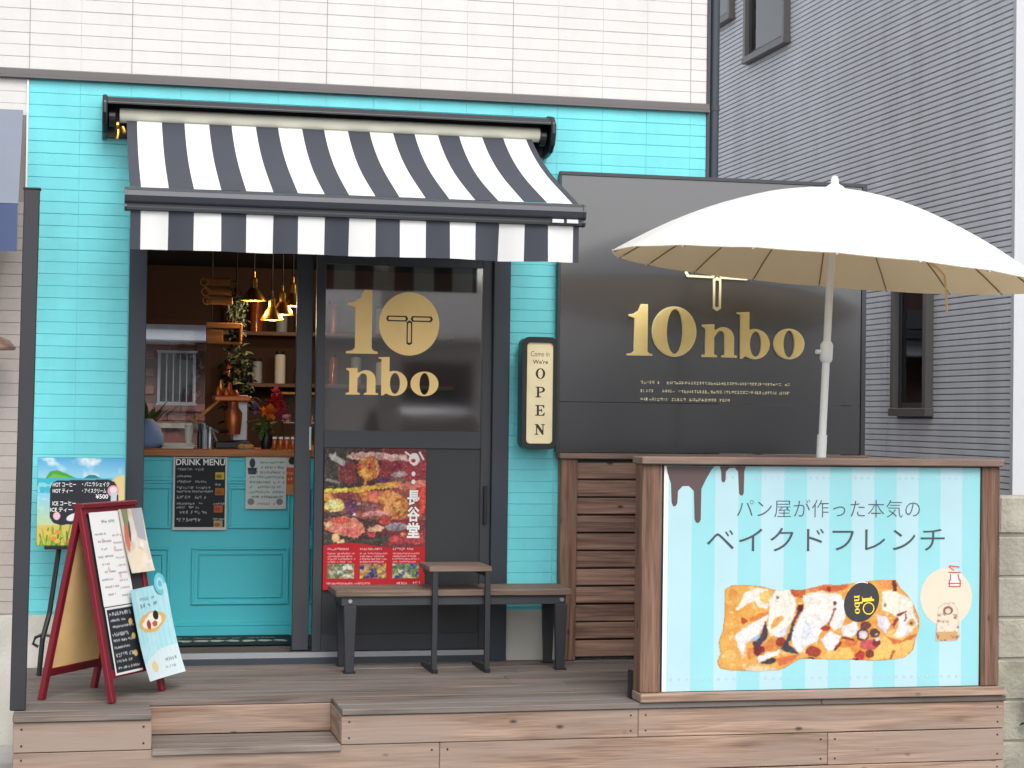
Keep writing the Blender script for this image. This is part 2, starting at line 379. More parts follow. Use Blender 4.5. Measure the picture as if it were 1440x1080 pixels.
def rect(c, x0, y0, x1, y1, col, a=1.0):
    h, w = c.shape[:2]; x0, x1 = max(0, int(x0)), min(w, int(x1)); y0, y1 = max(0, int(y0)), min(h, int(y1))
    c[y0:y1, x0:x1] = c[y0:y1, x0:x1]*(1-a)+np.array(col)/255.0*a
def scrawl(c, x0, y0, x1, h, col, seed=0, a=.9, gap=.25):
    """a line of lettering too small to read: glyph-sized marks"""
    r = random.Random(seed); x = x0
    while x < x1:
        w = h*r.uniform(.5, .9)
        if r.random() > gap*.5:
            for k in range(3):
                seg(c, x+r.random()*w, y0+r.random()*h, x+r.random()*w, y0+r.random()*h, max(1, h*.2), col, a)
        x += w*1.15
def blur(a, n):
    for _ in range(n):
        p = np.pad(a, [(1, 1), (1, 1)]+[(0, 0)]*(a.ndim-2), 'edge')
        a = (p[:-2, 1:-1]+p[2:, 1:-1]+p[1:-1, :-2]+p[1:-1, 2:]+4*p[1:-1, 1:-1])/8
    return a
class Brush:
    """soft organic strokes on a canvas; points given in a source frame mapped by (kx, ox, ky, oy)"""
    def __init__(b, c, f, warp=2.0, seed=1):
        h, w = c.shape[:2]; b.c = c; b.f = f; b.X, b.Y = grid(c)
        b.X = b.X+(vnoise(w, h, 9, seed)-.5)*2*warp; b.Y = b.Y+(vnoise(w, h, 9, seed+50)-.5)*2*warp
        b.X = b.X+(vnoise(w, h, 3.2, seed+7)-.5)*2*warp*.9; b.Y = b.Y+(vnoise(w, h, 3.2, seed+57)-.5)*2*warp*.9
        b.n = vnoise(w, h, 3.5, seed+90); b.m = vnoise(w, h, 13, seed+120)
    def paint(b, m, col, a, soft, grain, rim=.18):
        m = blur(m.astype(float), soft); k = (1+grain*(b.n-.5)*2+grain*.8*(b.m-.5)*2)
        e = blur(m, 3); k = k*(1-rim*np.clip(1-e, 0, 1))       # a little darker towards the edge of each morsel
        b.c[:] = b.c*(1-(m*a)[..., None])+(np.array(col)/255.0)*np.clip(k, 0, 1.25)[..., None]*(m*a)[..., None]
    def poly(b, pts, col, a=.96, soft=1, grain=.10, rim=.18):
        kx, ox, ky, oy = b.f; q = [(x*kx+ox, y*ky+oy) for x, y in pts]; ins = np.zeros(b.X.shape, bool); n = len(q)
        for i in range(n):
            x0, y0 = q[i]; x1, y1 = q[(i+1) % n]
            if y0 == y1: continue
            ins ^= ((y0 > b.Y) != (y1 > b.Y)) & (b.X < (x1-x0)*(b.Y-y0)/(y1-y0)+x0)
        b.paint(ins, col, a, soft, grain, rim)
    def ell(b, x, y, rx, ry, col, a=.96, soft=1, grain=.10, rim=.18):
        kx, ox, ky, oy = b.f; b.paint(((b.X-x*kx-ox)/(rx*kx))**2+((b.Y-y*ky-oy)/(ry*ky))**2 < 1, col, a, soft, grain, rim)
    def seg(b, x0, y0, x1, y1, w, col, a=.95, soft=1):
        dx, dy = x1-x0, y1-y0; L = math.hypot(dx, dy); nx, ny = -dy/L*w/2, dx/L*w/2
        b.poly([(x0+nx, y0+ny), (x1+nx, y1+ny), (x1-nx, y1-ny), (x0-nx, y0-ny)], col, a, soft)
def sheet(name, c, org, ux, uz, parent=None, mask=None, root_loc=None, curl=0.0, nrm=None):
    """org = lower left corner, ux / uz = edge vectors"""
    h, w = c.shape[:2]; org, ux, uz = Vector(org), Vector(ux), Vector(uz)
    if parent is None and root_loc is not None: org = Vector(root_loc)
    base = ORG[parent.name] if parent is not None else (Vector(root_loc) if root_loc is not None else Vector((0, 0, 0)))
    I, J = np.meshgrid(np.arange(w)/(w-1), 1-np.arange(h)/(h-1))
    o = np.array(org-base); co = o+I[..., None]*np.array(ux)+J[..., None]*np.array(uz)
    if curl:
        n = np.array(nrm if nrm is not None else (0, -1, 0)); co = co+(curl*((I-.5)**2+(.8*(1-J))**3))[..., None]*n
    co = co.reshape(-1, 3)
    idx = np.arange(w*h).reshape(h, w)
    q = np.stack([idx[1:, :-1], idx[1:, 1:], idx[:-1, 1:], idx[:-1, :-1]], -1)
    if mask is not None:
        q = q[mask[1:, :-1] | mask[:-1, 1:]]
    q = q.reshape(-1, 4)
    if mask is not None:
        used = np.unique(q); remap = -np.ones(w*h, int); remap[used] = np.arange(len(used)); co = co[used]; q = remap[q]
        cols = c.reshape(-1, 3)[used]
    else: cols = c.reshape(-1, 3)
    me = bpy.data.meshes.new(name)
    me.vertices.add(len(co)); me.vertices.foreach_set('co', co.astype(np.float32).ravel())
    me.loops.add(len(q)*4); me.loops.foreach_set('vertex_index', q.astype(np.int32).ravel())
    me.polygons.add(len(q)); me.polygons.foreach_set('loop_start', (np.arange(len(q))*4).astype(np.int32))
    me.update(calc_edges=True)
    at = me.color_attributes.new('ink', 'FLOAT_COLOR', 'POINT')
    rgba = np.ones((len(co), 4), np.float32); rgba[:, :3] = lin(np.clip(cols, 0, 1))*.70
    at.data.foreach_set('color', rgba.ravel())
    me.materials.append(MT['print'])
    if parent is None:
        ob = link(name, me, None, root_loc if root_loc is not None else (0, 0, 0)); return ob
    return link(name, me, parent)

# ---- filled outlines (letters, drips) and text, as flat or thick meshes facing -Y
def outline_mesh(name, loops, mat_, depth=0.0, off=0.0):
    cu = bpy.data.curves.new('tmp', 'CURVE'); cu.dimensions = '2D'; cu.fill_mode = 'BOTH'; cu.extrude = depth/2; cu.offset = off
    for lp in loops:
        sp = cu.splines.new('POLY'); sp.points.add(len(lp)-1); sp.use_cyclic_u = True
        for p, (x, z) in zip(sp.points, lp): p.co = (x, z, 0, 1)
    return curve_to_mesh(name, cu, mat_)
def curve_to_mesh(name, cu, mat_):
    o = bpy.data.objects.new('tmp', cu); COL.objects.link(o)
    dg = bpy.context.evaluated_depsgraph_get(); me = bpy.data.meshes.new_from_object(o.evaluated_get(dg))
    bpy.data.objects.remove(o); bpy.data.curves.remove(cu)
    me.name = name; me.materials.clear(); me.materials.append(mat_)
    n = len(me.vertices); co = np.empty(n*3, np.float32); me.vertices.foreach_get('co', co); co = co.reshape(-1, 3)
    new = np.stack([co[:, 0], -co[:, 2], co[:, 1]], 1)      # (x,y,0) -> (x, -depth, z)
    me.vertices.foreach_set('co', new.astype(np.float32).ravel()); me.update()
    return me
def text_mesh(name, body, box, mat_, off=0.0):
    """text fitted to the box (x0, x1, z0, z1) in the XZ plane"""
    cu = bpy.data.curves.new('tmp', 'FONT'); cu.body = body; cu.resolution_u = 3; cu.offset = off; cu.size = 1.0
    me = curve_to_mesh(name, cu, mat_)
    n = len(me.vertices); co = np.empty(n*3, np.float32); me.vertices.foreach_get('co', co); co = co.reshape(-1, 3)
    if n == 0: return me
    a, b = co.min(0), co.max(0); x0, x1, z0, z1 = box
    co[:, 0] = x0+(co[:, 0]-a[0])/(b[0]-a[0])*(x1-x0); co[:, 2] = z0+(co[:, 2]-a[2])/(b[2]-a[2])*(z1-z0)
    me.vertices.foreach_set('co', co.ravel()); me.update()
    return me
def _em():
    cu = bpy.data.curves.new('tmp', 'FONT'); cu.body = '一一'; a = curve_to_mesh('m', cu, MT['ink']); xs = [v.co.x for v in a.vertices]; w2 = max(xs)-min(xs); bpy.data.meshes.remove(a)
    cu = bpy.data.curves.new('tmp', 'FONT'); cu.body = '一'; a = curve_to_mesh('m', cu, MT['ink']); xs = [v.co.x for v in a.vertices]; w1 = max(xs)-min(xs); bpy.data.meshes.remove(a)
    return w2-w1
HEM = _em()
def headline(parent, body, box, mat_, off, y, lbl):
    x0, x1, z0, z1 = box; n = len(body); em = (x1-x0)/(n-.08)
    for i, ch in enumerate(body):
        cu = bpy.data.curves.new('tmp', 'FONT'); cu.body = ch; cu.resolution_u = 3; cu.offset = off; cu.size = 1.0
        me = curve_to_mesh('character', cu, mat_); k = len(me.vertices); co = np.empty(k*3, np.float32); me.vertices.foreach_get('co', co); co = co.reshape(-1, 3)
        e = em/HEM; co[:, 0] = x0+em*(i-.04)+co[:, 0]*e; co[:, 2] = z0+(co[:, 2]+.10*HEM)*e*(z1-z0)/(em*.90)
        me.vertices.foreach_set('co', co.ravel()); me.update()
        o = place('character', me, parent, y); o['label'] = lbl
def place(name, me, parent, y, lbl=None):
    """mesh given in world X and Z, set at depth y"""
    org = ORG[parent.name]; n = len(me.vertices); co = np.empty(n*3, np.float32); me.vertices.foreach_get('co', co); co = co.reshape(-1, 3)
    co = co+np.array([-org.x, y-org.y, -org.z], np.float32); me.vertices.foreach_set('co', co.astype(np.float32).ravel()); me.update()
    o = link(name, me, parent)
    if lbl: o['label'] = lbl
    return o
def ring(cx, cz, rx, rz, n=40, a0=0, a1=2*math.pi, closed=True):
    k = n if closed else n-1
    return [(cx+rx*math.cos(a0+(a1-a0)*i/k), cz+rz*math.sin(a0+(a1-a0)*i/k)) for i in range(n)]
def glyph(ch):
    """letterform outlines in the sign's own units, baseline at 0"""
    if ch == '1': g = [[(52,0),(52,12),(88,18),(105,32),(105,263),(62,278),(62,290),(100,296),(135,318),(155,365),(205,365),(205,32),(218,18),(242,12),(242,0)]]
    elif ch == '0': g = [ring(398,178,163,178,56), ring(402,178,58,158,48)]
    elif ch == 'n':
        g = [[(598,0),(598,12),(625,20),(625,198),(600,216),(600,226),(690,230),(690,192)]+ring(758,132,77,80,14,2.3,0,False)+
             [(835,20),(858,12),(858,0),(742,0),(742,12),(765,20),(765,150)]+ring(735,150,30,34,8,0,2.6,False)+[(690,140),(690,20),(712,12),(712,0)]]
    elif ch == 'b':
        g = [[(855,325),(855,317),(880,309),(880,-4),(895,-4),(918,14)]+ring(985,102,105,108,40,-1.96,1.96,False)+[(945,330)],
             ring(990,102,40,90,36)]
    elif ch == 'o': g = [ring(1228,102,113,107,48), ring(1228,102,40,94,40)]
    return g
def word_mesh(name, chars, box, mat_, depth, off=0.0):
    """several letters mapped from their common bounding box"""
    loops = [lp for ch in chars for lp in glyph(ch)]
    xs = [p[0] for lp in loops for p in lp]; zs = [p[1] for lp in loops for p in lp]
    a0, a1, b0, b1 = min(xs), max(xs), min(zs), max(zs); x0, x1, z0, z1 = box
    mp = [[(x0+(x-a0)/(a1-a0)*(x1-x0), z0+(z-b0)/(b1-b0)*(z1-z0)) for x, z in lp] for lp in loops]
    return outline_mesh(name, mp, mat_, depth, off)
def rod(x0, z0, x1, z1, w, point=.6):
    d = Vector((x1-x0, z1-z0)); L = d.length; d.normalize(); n = Vector((-d.y, d.x)); h = w/2
    pts = [(0, 0), (h*point, h), (L-h*point, h), (L, 0), (L-h*point, -h), (h*point, -h)]
    return [(x0+d.x*a+n.x*b, z0+d.y*a+n.y*b) for a, b in pts]

# ================================================================== SETTING
tag(MB().box(-150, 150, -150, 150, -.5, 0).build('road', MT['asphalt']), kind='structure')
tag(MB().box(-20, 20, -2.6, 30, -.2, .02).build('pavement', MT['paving']), kind='structure')

ROW = .0606
def tile_board(widths, mat_, h=ROW, gap=.0018, dep=.003, ch=.0013):
    """one course of siding: a row of flat tile faces with chamfered edges; origin at its lower left, front at y=0"""
    mb = MB(); x = 0
    for w in widths:
        a, b, c, d = x+gap/2*.25, x+w-gap/2*.25, gap/2, h-gap/2
        mb.add([(a,dep,c),(b,dep,c),(b,dep,d),(a,dep,d),(a+ch*.35,0,c+ch),(b-ch*.35,0,c+ch),(b-ch*.35,0,d-ch),(a+ch*.35,0,d-ch)],
               [(4,5,6,7),(0,1,5,4),(1,2,6,5),(2,3,7,6),(3,0,4,7)])
        x += w
    return mb.mesh('siding_board', mat_)
def courses(parent, x0, widths, z0, n, mat_, y=0.0, name='siding_board'):
    me = tile_board(widths, mat_)
    for k in range(n):
        link(name, me, parent, (x0, y+RNG.uniform(-.0006, .0006), z0+k*ROW))

shop = thing('shop_building', 'white and turquoise sided shop building with dark framed sliding entrance', 'building', (1.5, 0, 0))
T4 = [.248]*4
# upper cream wall
uw = MB().box(-3.2, 3.262,  .0027, .14, 3.375, 5.2).build('upper_wall', MT['creamback'], shop); uw['label'] = 'off-white tiled siding of the upper storey'
for x0, ws in ((-1.301, T4), (-.309, [.252, .252]), (.195, T4), (1.187, T4), (2.179, T4), (3.171, [.09])):
    courses(uw, x0, ws, 3.402, 16, MT['cream'])
for xj in (-.309, .195, 1.187, 2.179, 3.171):
    MB().box(xj-.0025, xj+.0025, -.0006, .002, 3.40, 4.37).build('joint_seal', MT['seal'], uw)
lw = MB().box(-3.2, -.316,  .0027, .14, 3.19, 3.375).build('side_band', MT['creamback'], shop)
courses(lw, -1.301, T4, 3.165, 3, MT['cream'])
# turquoise wall
tw = MB()
tw.box(-.309, .2,  .0027, .14, .664, 2.618); tw.box(2.18, 3.262,  .0027, .14, .664, 2.618); tw.box(-.309, 3.262,  .0027, .14, 2.618, 3.375)
tw = tw.build('lower_wall', MT['tealback'], shop); tw['label'] = 'turquoise painted tile siding around the entrance'
ZT = 3.345-12*ROW
for x0, ws in ((-.309, [.252, .252]), (.195, T4), (1.187, T4), (2.179, T4), (3.171, [.09])):
    courses(tw, x0, ws, ZT, 12, MT['teal'])
courses(tw, -.309, [.252, .252], ZT-32*ROW, 32, MT['teal'])
courses(tw, 2.183, [.244]+[.248]*3, ZT-32*ROW, 32, MT['teal'])
# taupe tiled neighbour unit on the left
nw = MB().box(-3.2, -.316,  .0027, .14, .664, 3.19).build('tile_wall', MT['taupeback'], shop)
courses(nw, -1.31, T4, .67, 34, MT['taupe'])
pl = MB()
pl.box(-3.2, .2, -.002, .15, 0, .664); pl.box(2.18, 3.262, -.002, .15, 0, .664); pl.box(.2, 2.18, .02, .15, 0, .40)
pl.build('plinth', MT['concrete'], shop)
MB().box(-3.2, 3.275, -.028, .005, 3.352, 3.366).box(-3.2, 3.275, -.02, .004, 3.366, 3.398).build('flashing', MT['flash'], shop, bevel=.002)
MB().box(-.318, -.309, -.012, .005, .664, 3.345).build('edge_trim', MT['white'], shop)
MB().box(3.262, 3.28, -.006, .14, .664, 5.2).build('corner_trim', MT['frame'], shop)
sh = MB()
sh.box(3.14, 3.262, .14, 3.1, 0, 5.2); sh.box(-3.2, -3.08, .14, 3.1, 0, 5.2)
sh.box(-3.08, .25, 2.98, 3.1, 0, 5.2); sh.box(.79, 3.14, 2.98, 3.1, 0, 5.2); sh.box(.25, .79, 2.98, 3.1, 0, 1.42); sh.box(.25, .79, 2.98, 3.1, 2.285, 5.2)
sh.build('rear_wall', MT['creamback'], shop)
MB().box(-3.3, 3.36, -.06, 3.2, 5.2, 5.3).build('roof', MT['roof'], shop)
# drainpipe at the corner
dp = thing('drainpipe', 'dark grey drainpipe running up the right corner of the white wall', 'pipe', (3.315, .03, 0))
MB().tube([(3.315, .035, .02), (3.315, .035, 5.2)], .03, 14).build('pipe', MT['frame2'], dp, smooth='auto')
for z in (1.0, 2.9, 3.37, 4.4):
    MB().lathe([(.033, z), (.033, z+.025)], (3.315, .035, 0), 14).build('bracket', MT['frame'], dp)
# entrance frame
fr = MB()
fr.box(.2, .288, -.018, .12, .40, 2.618); fr.box(2.091, 2.18, -.018, .12, .40, 2.618); fr.box(.288, 2.091, -.016, .12, 2.525, 2.618)
fr.box(.288, 2.091, -.03, .12, .385, .432)
fr = fr.build('entrance_frame', MT['frame2'], shop, bevel=.003)
MB().box(.288, 2.091, -.012, .016, .432, .458).box(.288, 2.091, .05, .062, .432, .452).build('door_track', MT['steel'], fr)
# parked leaf edge + fixed glazed leaf
st = MB().box(1.059, 1.143, .062, .1, .46, 2.525).build('sliding_leaf', MT['frame'], shop, bevel=.002)
st['label'] = 'edge stile of the open sliding leaf'
MB().box(1.132, 1.142, .056, .061, 1.50, 1.62).build('handle', MT['steel'], st)
gd = MB()
gd.box(1.156, 1.203, .012, .05, .46, 2.525); gd.box(2.036, 2.091, .012, .05, .46, 2.525)
gd.box(1.203, 2.036, .013, .049, 1.513, 1.603); gd.box(1.203, 2.036, .013, .049, .46, .545); gd.box(1.203, 2.036, .013, .049, 2.47, 2.525)
gd = gd.build('glass_door', MT['frame'], shop, bevel=.002); gd['label'] = 'glazed door leaf with gold lettering'
MB().box(1.203, 2.036, .024, .04, .545, 1.513).build('lower_panel', MT['doorpanel'], gd)
MB().box(1.203, 2.036, .028, .032, 1.603, 2.47).build('pane', MT['glass'], gd)
MB().box(2.052, 2.068, -.012, .012, 1.12, 1.32).build('pull_handle', MT['black'], gd, bevel=.003)
GY = .0268
place('digit', word_mesh('digit', '1', (1.313, 1.481, 2.006, 2.340), MT['vinyl'], 0), gd, GY, 'gold digit 1 on the glass')
place('logo_disc', outline_mesh('logo_disc', [ring(1.646, 2.167, .16, .166, 60)], MT['vinyl'], 0), gd, GY-.0002, 'gold disc standing for the zero of the logo')
lp = []
for a in ((1.522, 2.194, 1.640, 2.194), (1.652, 2.194, 1.772, 2.194), (1.647, 2.186, 1.647, 2.055)):
    lp.append(rod(*a, .030)); d = .0085
    L_ = math.hypot(a[2]-a[0], a[3]-a[1]); ux, uz = (a[2]-a[0])/L_, (a[3]-a[1])/L_
    lp.append(rod(a[0]+ux*d*1.4, a[1]+uz*d*1.4, a[2]-ux*d*1.4, a[3]-uz*d*1.4, .030-2*d+.003))
place('logo_bars', outline_mesh('logo_bars', lp, MT['ink'], 0), gd, GY-.0006)
place('letters', word_mesh('letters', 'nbo', (1.315, 1.806, 1.788, 1.992), MT['vinyl'], 0), gd, GY, 'gold letters nbo on the glass')

# ---- room behind the opening
tag(MB().box(-.25, 3.14, .15, 2.98, .2, .47).build('interior_floor', MT['floor_in']), kind='structure')
tag(MB().box(-.25, 3.14, .14, 2.98, 2.66, 3.1).build('interior_ceiling', MT['darkceil']), kind='structure')
iw = MB(); iw.box(-.35, -.25, .14, 2.98, .2, 3.1); iw.box(3.1, 3.139, .15, 2.98, .47, 2.95)
iw.box(-.25, .27, 2.93, 2.979, .47, 2.95); iw.box(.77, 3.1, 2.93, 2.979, .47, 2.95); iw.box(.27, .77, 2.93, 2.979, .47, 1.44); iw.box(.27, .77, 2.93, 2.979, 2.27, 2.95)
tag(iw.build('interior_walls', MT['darkwall']), kind='structure')
rw = thing('rear_window', 'small rear window in the dark back wall of the shop', 'window', (.52, 2.95, 1.44))
MB().box(.27, .77, 2.9, 2.928, 1.405, 1.442).box(.27, .77, 2.9, 2.928, 2.268, 2.30).box(.235, .272, 2.9, 2.928, 1.405, 2.30).box(.768, .80, 2.9, 2.928, 1.405, 2.30).build('frame', MT['darkwall'], rw)
MB().box(.272, .768, 3.0, 3.004, 1.442, 2.268).build('pane', MT['clear'], rw)
# brown tiled house behind
bh = thing('rear_house', 'brown brick house with a barred window seen through the shop', 'house', (1.5, 7, 0))
bw = MB().box(-3, 5, 7.012, 10, 0, 3.3).build('wall', MT['brickjoint'], bh)
bme = {}
for r in range(17):
    z = 1.3+r*.077
    for k in range(5):
        x0 = .22+k*.235+(.117 if r % 2 else 0)
        if x0+.231 > .60 and x0 < .93 and z+.07 > 1.76 and z < 2.22: continue
        piece('brick', x0+.004, x0+.231, 6.998, 7.02, z+.004, z+.073, MT['brick'], bw, .003)
MB().box(-3.1, 5.1, 6.7, 6.98, 2.30, 2.47).build('gutter', MT['palegrey'], bh, bevel=.01)
MB().box(-3.1, 5.1, 6.62, 10.2, 2.47, 2.55).add([(-3.1,6.62,2.56),(5.1,6.62,2.56),(5.1,8.6,3.6),(-3.1,8.6,3.6)], [(0,1,2,3)]).build('roof', MT['roof'], bh)
wn_ = MB().box(.60, .93, 6.985, 6.997, 1.76, 2.22).build('window', MT['palegrey'], bh)
MB().box(.62, .91, 6.98, 6.985, 1.78, 2.20).build('pane', MT['wglass'], wn_)
for k in range(6):
    MB().box(.612+k*.058, .622+k*.058, 6.93, 6.945, 1.76, 2.22).build('bar', MT['steel'], wn_)
MB().box(.59, .94, 6.925, 6.95, 1.745, 1.765).box(.59, .94, 6.925, 6.95, 2.205, 2.225).build('bar_rail', MT['steel'], wn_)
MB().box(-1, 3, 6.6, 6.8, 0, 1.55).build('garden_wall', MT['brick'], bh)
MB().box(-1, 3, 6.57, 6.83, 1.55, 1.59).build('wall_coping', MT['block'], bh)

# ================================================================== DECK
deck = thing('wooden_deck', 'weathered wooden deck with a recessed step in front of the shop', 'deck', (2, -.76, 0))
ys = [-.004-k*.1165 for k in range(14)]
NX0, NX1 = .295, 1.108
for k in range(13):
    y1, y0 = ys[k]-.0018, ys[k+1]+.0018
    if k == 12: y0 = -1.532
    cut = (2.0 if k % 2 else 3.1)+RNG.uniform(-.3, .3)
    if k >= 10:
        spans = [(-.283, NX0), (NX1, cut if k % 2 == 0 else 4.272), ] + ([(cut, 4.272)] if k % 2 == 0 else [])
    else: spans = [(-.283, cut), (cut, 4.272)]
    for a, b in spans: piece('deck_board', a+.0012, b-.0012, y0, y1, .374, .40, MT['deck'], deck, .003, .0012)
for x in (-.2, .24, 1.16, 1.8, 2.5, 3.2, 3.9): MB().box(x, x+.045, -1.48, -.03, .02, .372).build('joist', MT['slat'], deck)
def fascia(xs, z0, z1, y=-1.52):
    for a, b in zip(xs[:-1], xs[1:]):
        o = piece('fascia_board', a+.001, b-.001, y, y+.028, z0+.0015, z1-.0015, MT['fascia'], deck, .003, .001)
        for x in (a+.035, b-.035):
            for z in (z0+.03, z1-.03):
                MB().lathe([(.0045, -.001), (.0045, .0015)], (x, y-.0006, z), 8, axis='y').build('screw', MT['black'], o)
fascia([-.28, NX0], .243, .373); fascia([NX1, 2.46, 4.268], .243, .373)
fascia([-.28, 1.547, 3.377, 4.268], .092, .242); fascia([-.28, .70, 2.42, 4.268], .004, .091)
# recessed step
for k in range(3): piece('tread_board', NX0+.001, NX1-.001, -1.532+k*.1185, -1.532+k*.1185+.116, .244-.026, .247, MT['tread'], deck, .003, .0006)
piece('riser_board', NX0, NX1, -1.172, -1.148, .248, .373, MT['fascia'], deck)
piece('step_side', NX0-.026, NX0, -1.49, -1.15, .244, .373, MT['fasciay'], deck)
piece('step_side', NX1, NX1+.026, -1.49, -1.15, .244, .373, MT['fasciay'], deck)
for z0, z1 in ((.243, .373), (.092, .242), (.004, .091)):
    piece('end_board', 4.244, 4.270, -1.49, -.02, z0+.0015, z1-.0015, MT['fasciay'], deck)
    piece('end_board', -.281, -.256, -1.49, -.02, z0+.0015, z1-.0015, MT['fasciay'], deck)

# ================================================================== AWNING
aw = thing('awning', 'black and white striped retractable awning over the shop entrance', 'awning', (1.2, 0, 3.2))
AX0, AX1 = .172, 2.255
hp = [(-.002, 3.262), (-.09, 3.268), (-.17, 3.252), (-.205, 3.225), (-.205, 3.214), (-.165, 3.236), (-.09, 3.250), (-.02, 3.246), (-.02, 3.07), (-.002, 3.07)]
MB().prism_x(hp, .075, 2.345).build('hood', MT['hood'], aw, bevel=.002)
for x0, x1 in ((.052, .076), (2.344, 2.37)):
    ec = [(-.002, 3.272), (-.09, 3.278), (-.17, 3.262), (-.212, 3.225), (-.216, 3.17), (-.19, 3.11), (-.14, 3.075), (-.06, 3.062), (-.002, 3.06)]
    MB().prism_x(ec, x0, x1).build('end_cap', MT['hood'], aw, bevel=.006)
MB().lathe([(.038, .137), (.038, 2.30)], (0, -.11, 3.172), 20, axis='x').build('roller', MT['roller'], aw, smooth='auto')
for x in (.10, 2.318):
    MB().lathe([(.03, x-.02), (.046, x-.015), (.046, x+.015), (.03, x+.02)], (0, -.11, 3.16), 16, axis='x').build('roller_bracket', MT['black'], aw)
gx = MB().lathe([(.016, .118), (.022, .122), (.022, .132), (.016, .136)], (0, -.15, 3.115), 12, axis='x')
gx.tube([(.13, -.15, 3.10), (.13, -.16, 3.07), (.126, -.165, 3.045)], .008, 8); gx.tube([(.15, -.13, 3.11), (.165, -.14, 3.08)], .012, 8)
gx.build('crank_gear', MT['brass'], aw)
fp = []
for i in range(21):
    t = i/20; fp.append((-.143-.985*t, 3.142-.445*t-.05*math.sin(math.pi*t**.8)*(1-.3*t)))
nx = 72; mb = MB(); vs_, fs_ = [], []
for j, (y, z) in enumerate(fp):
    for i in range(nx+1):
        x = AX0+(AX1-AX0)*i/nx; ww = math.sin(math.pi*j/20)*(.004*math.sin(x*9+.7)+.0025*math.sin(x*23))
        vs_.append((x, y, z+ww))
for j in range(20):
    for i in range(nx): fs_.append((j*(nx+1)+i, j*(nx+1)+i+1, (j+1)*(nx+1)+i+1, (j+1)*(nx+1)+i))
PER = .2349
MT['awn'] = stripes('awning_stripes', S(208,208,206), S(61,64,72), PER, .122/PER, .222-1.2)
mb.add(vs_, fs_); mb.build('canopy', MT['awn'], aw, smooth=True)
bp_ = [(-1.105, 2.690), (-1.14, 2.694), (-1.168, 2.680), (-1.178, 2.655), (-1.172, 2.628), (-1.160, 2.618), (-1.166, 2.604), (-1.160, 2.590), (-1.13, 2.586), (-1.105, 2.600)]
MB().prism_x(bp_, .158, 2.268).build('front_bar', MT['bluebar'], aw, bevel=.003)
MB().box(.160, 2.262, -1.1645, -1.155, 2.5915, 2.6165).build('bar_groove', MT['hood'], aw)
for x in (.150, 2.268): MB().prism_x([(y*1.0, z) for y, z in bp_], x, x+.012).build('bar_cap', MT['bluebar'], aw)
for x in (2.115, 2.185): MB().box(x, x+.055, -1.1775, -1.160, 2.600, 2.617).build('clip', MT['bolt'], aw)
mb = MB(); vs_, fs_ = [], []; nzv = 7
for j in range(nzv+1):
    for i in range(nx*2+1):
        x = AX0+.004+(AX1-AX0-.008)*i/(nx*2); q = j/nzv
        vs_.append((x, -1.148+q*(.014*math.sin(x*7.3)+.011*math.sin(x*17+1)+.005*math.sin(x*41)), 2.588-q*(.172+.0015*math.sin(x*11))))
for j in range(nzv):
    for i in range(nx*2): fs_.append((j*(nx*2+1)+i, j*(nx*2+1)+i+1, (j+1)*(nx*2+1)+i+1, (j+1)*(nx*2+1)+i))
mb.add(vs_, fs_); mb.build('valance', MT['awn'], aw, smooth=True)
for sgn, xa, xb in ((1, .32, .92), (-1, 2.08, 1.48)):
    a = MB(); a.bar((xa, -.1, 3.06), (xb, -.52, 2.86), .035, .05); a.bar((xb, -.52, 2.86), (xa+sgn*.05, -1.1, 2.63), .03, .045)
    a.lathe([(.03, -.03), (.03, .03)], (xb, -.52, 2.86), 12)
    a.build('folding_arm', MT['black'], aw)

# ================================================================== BLACK SIGN WALL + SLAT FENCE
sg = thing('sign_panel', 'large black sign panel with raised gold 10nbo lettering beside the shop', 'sign', (3.3, -.06, 1.5))
MB().box(2.44, 4.15, -.06, -.03, 1.7708, 2.975).build('upper_panel', MT['signblack'], sg, bevel=.0015)
MB().box(2.44, 4.15, -.06, -.03, 1.502, 1.770).build('lower_panel', MT['signblack'], sg, bevel=.0015)
MB().box(2.432, 4.176, -.068, -.022, 2.976, 2.994).box(4.151, 4.176, -.068, -.022, 1.50, 2.976).box(2.428, 2.4395, -.064, -.022, 1.50, 2.976).build('edge_frame', MT['frame'], sg)
for x in (2.5, 3.3, 4.06): MB().box(x, x+.05, -.0215, .0, .02, 2.95).build('support_post', MT['frame'], sg) if x > 3.28 else None
for ch, bx in (('1', (2.807, 2.950, 2.022, 2.299)), ('0', (2.946, 3.196, 2.020, 2.291)), ('n', (3.226, 3.428, 2.022, 2.200)), ('b', (3.424, 3.614, 2.016, 2.271)), ('o', (3.636, 3.815, 2.019, 2.186))):
    nm = 'digit' if ch in '10' else 'letter'
    o = place(nm, word_mesh(nm, ch, (bx[0]+.003, bx[1]-.003, bx[2]+.002, bx[3]-.002), MT['gold'], .004, -.0022), sg, -.0740)
    place('rim', word_mesh('rim', ch, bx, MT['goldedge'], .012), o, -.0665)
    o['label'] = 'raised gold ' + ('digit ' if ch in '10' else 'letter ') + ch
lp = []
for a in ((3.126, 2.475, 3.304, 2.471), (3.318, 2.470, 3.496, 2.466), (3.311, 2.458, 3.312, 2.272)):
    L_ = math.hypot(a[2]-a[0], a[3]-a[1]); ux, uz = (a[2]-a[0])/L_, (a[3]-a[1])/L_; d = .014
    lp.append([rod(*a, .046), rod(a[0]+ux*d*1.3, a[1]+uz*d*1.3, a[2]-ux*d*1.3, a[3]-uz*d*1.3, .046-2*d+.004)])
for q in lp:
    place('logo_bar', outline_mesh('logo_bar', q, MT['goldedge'], .01), sg, -.0655)
tb = MB(); rr = random.Random(5)
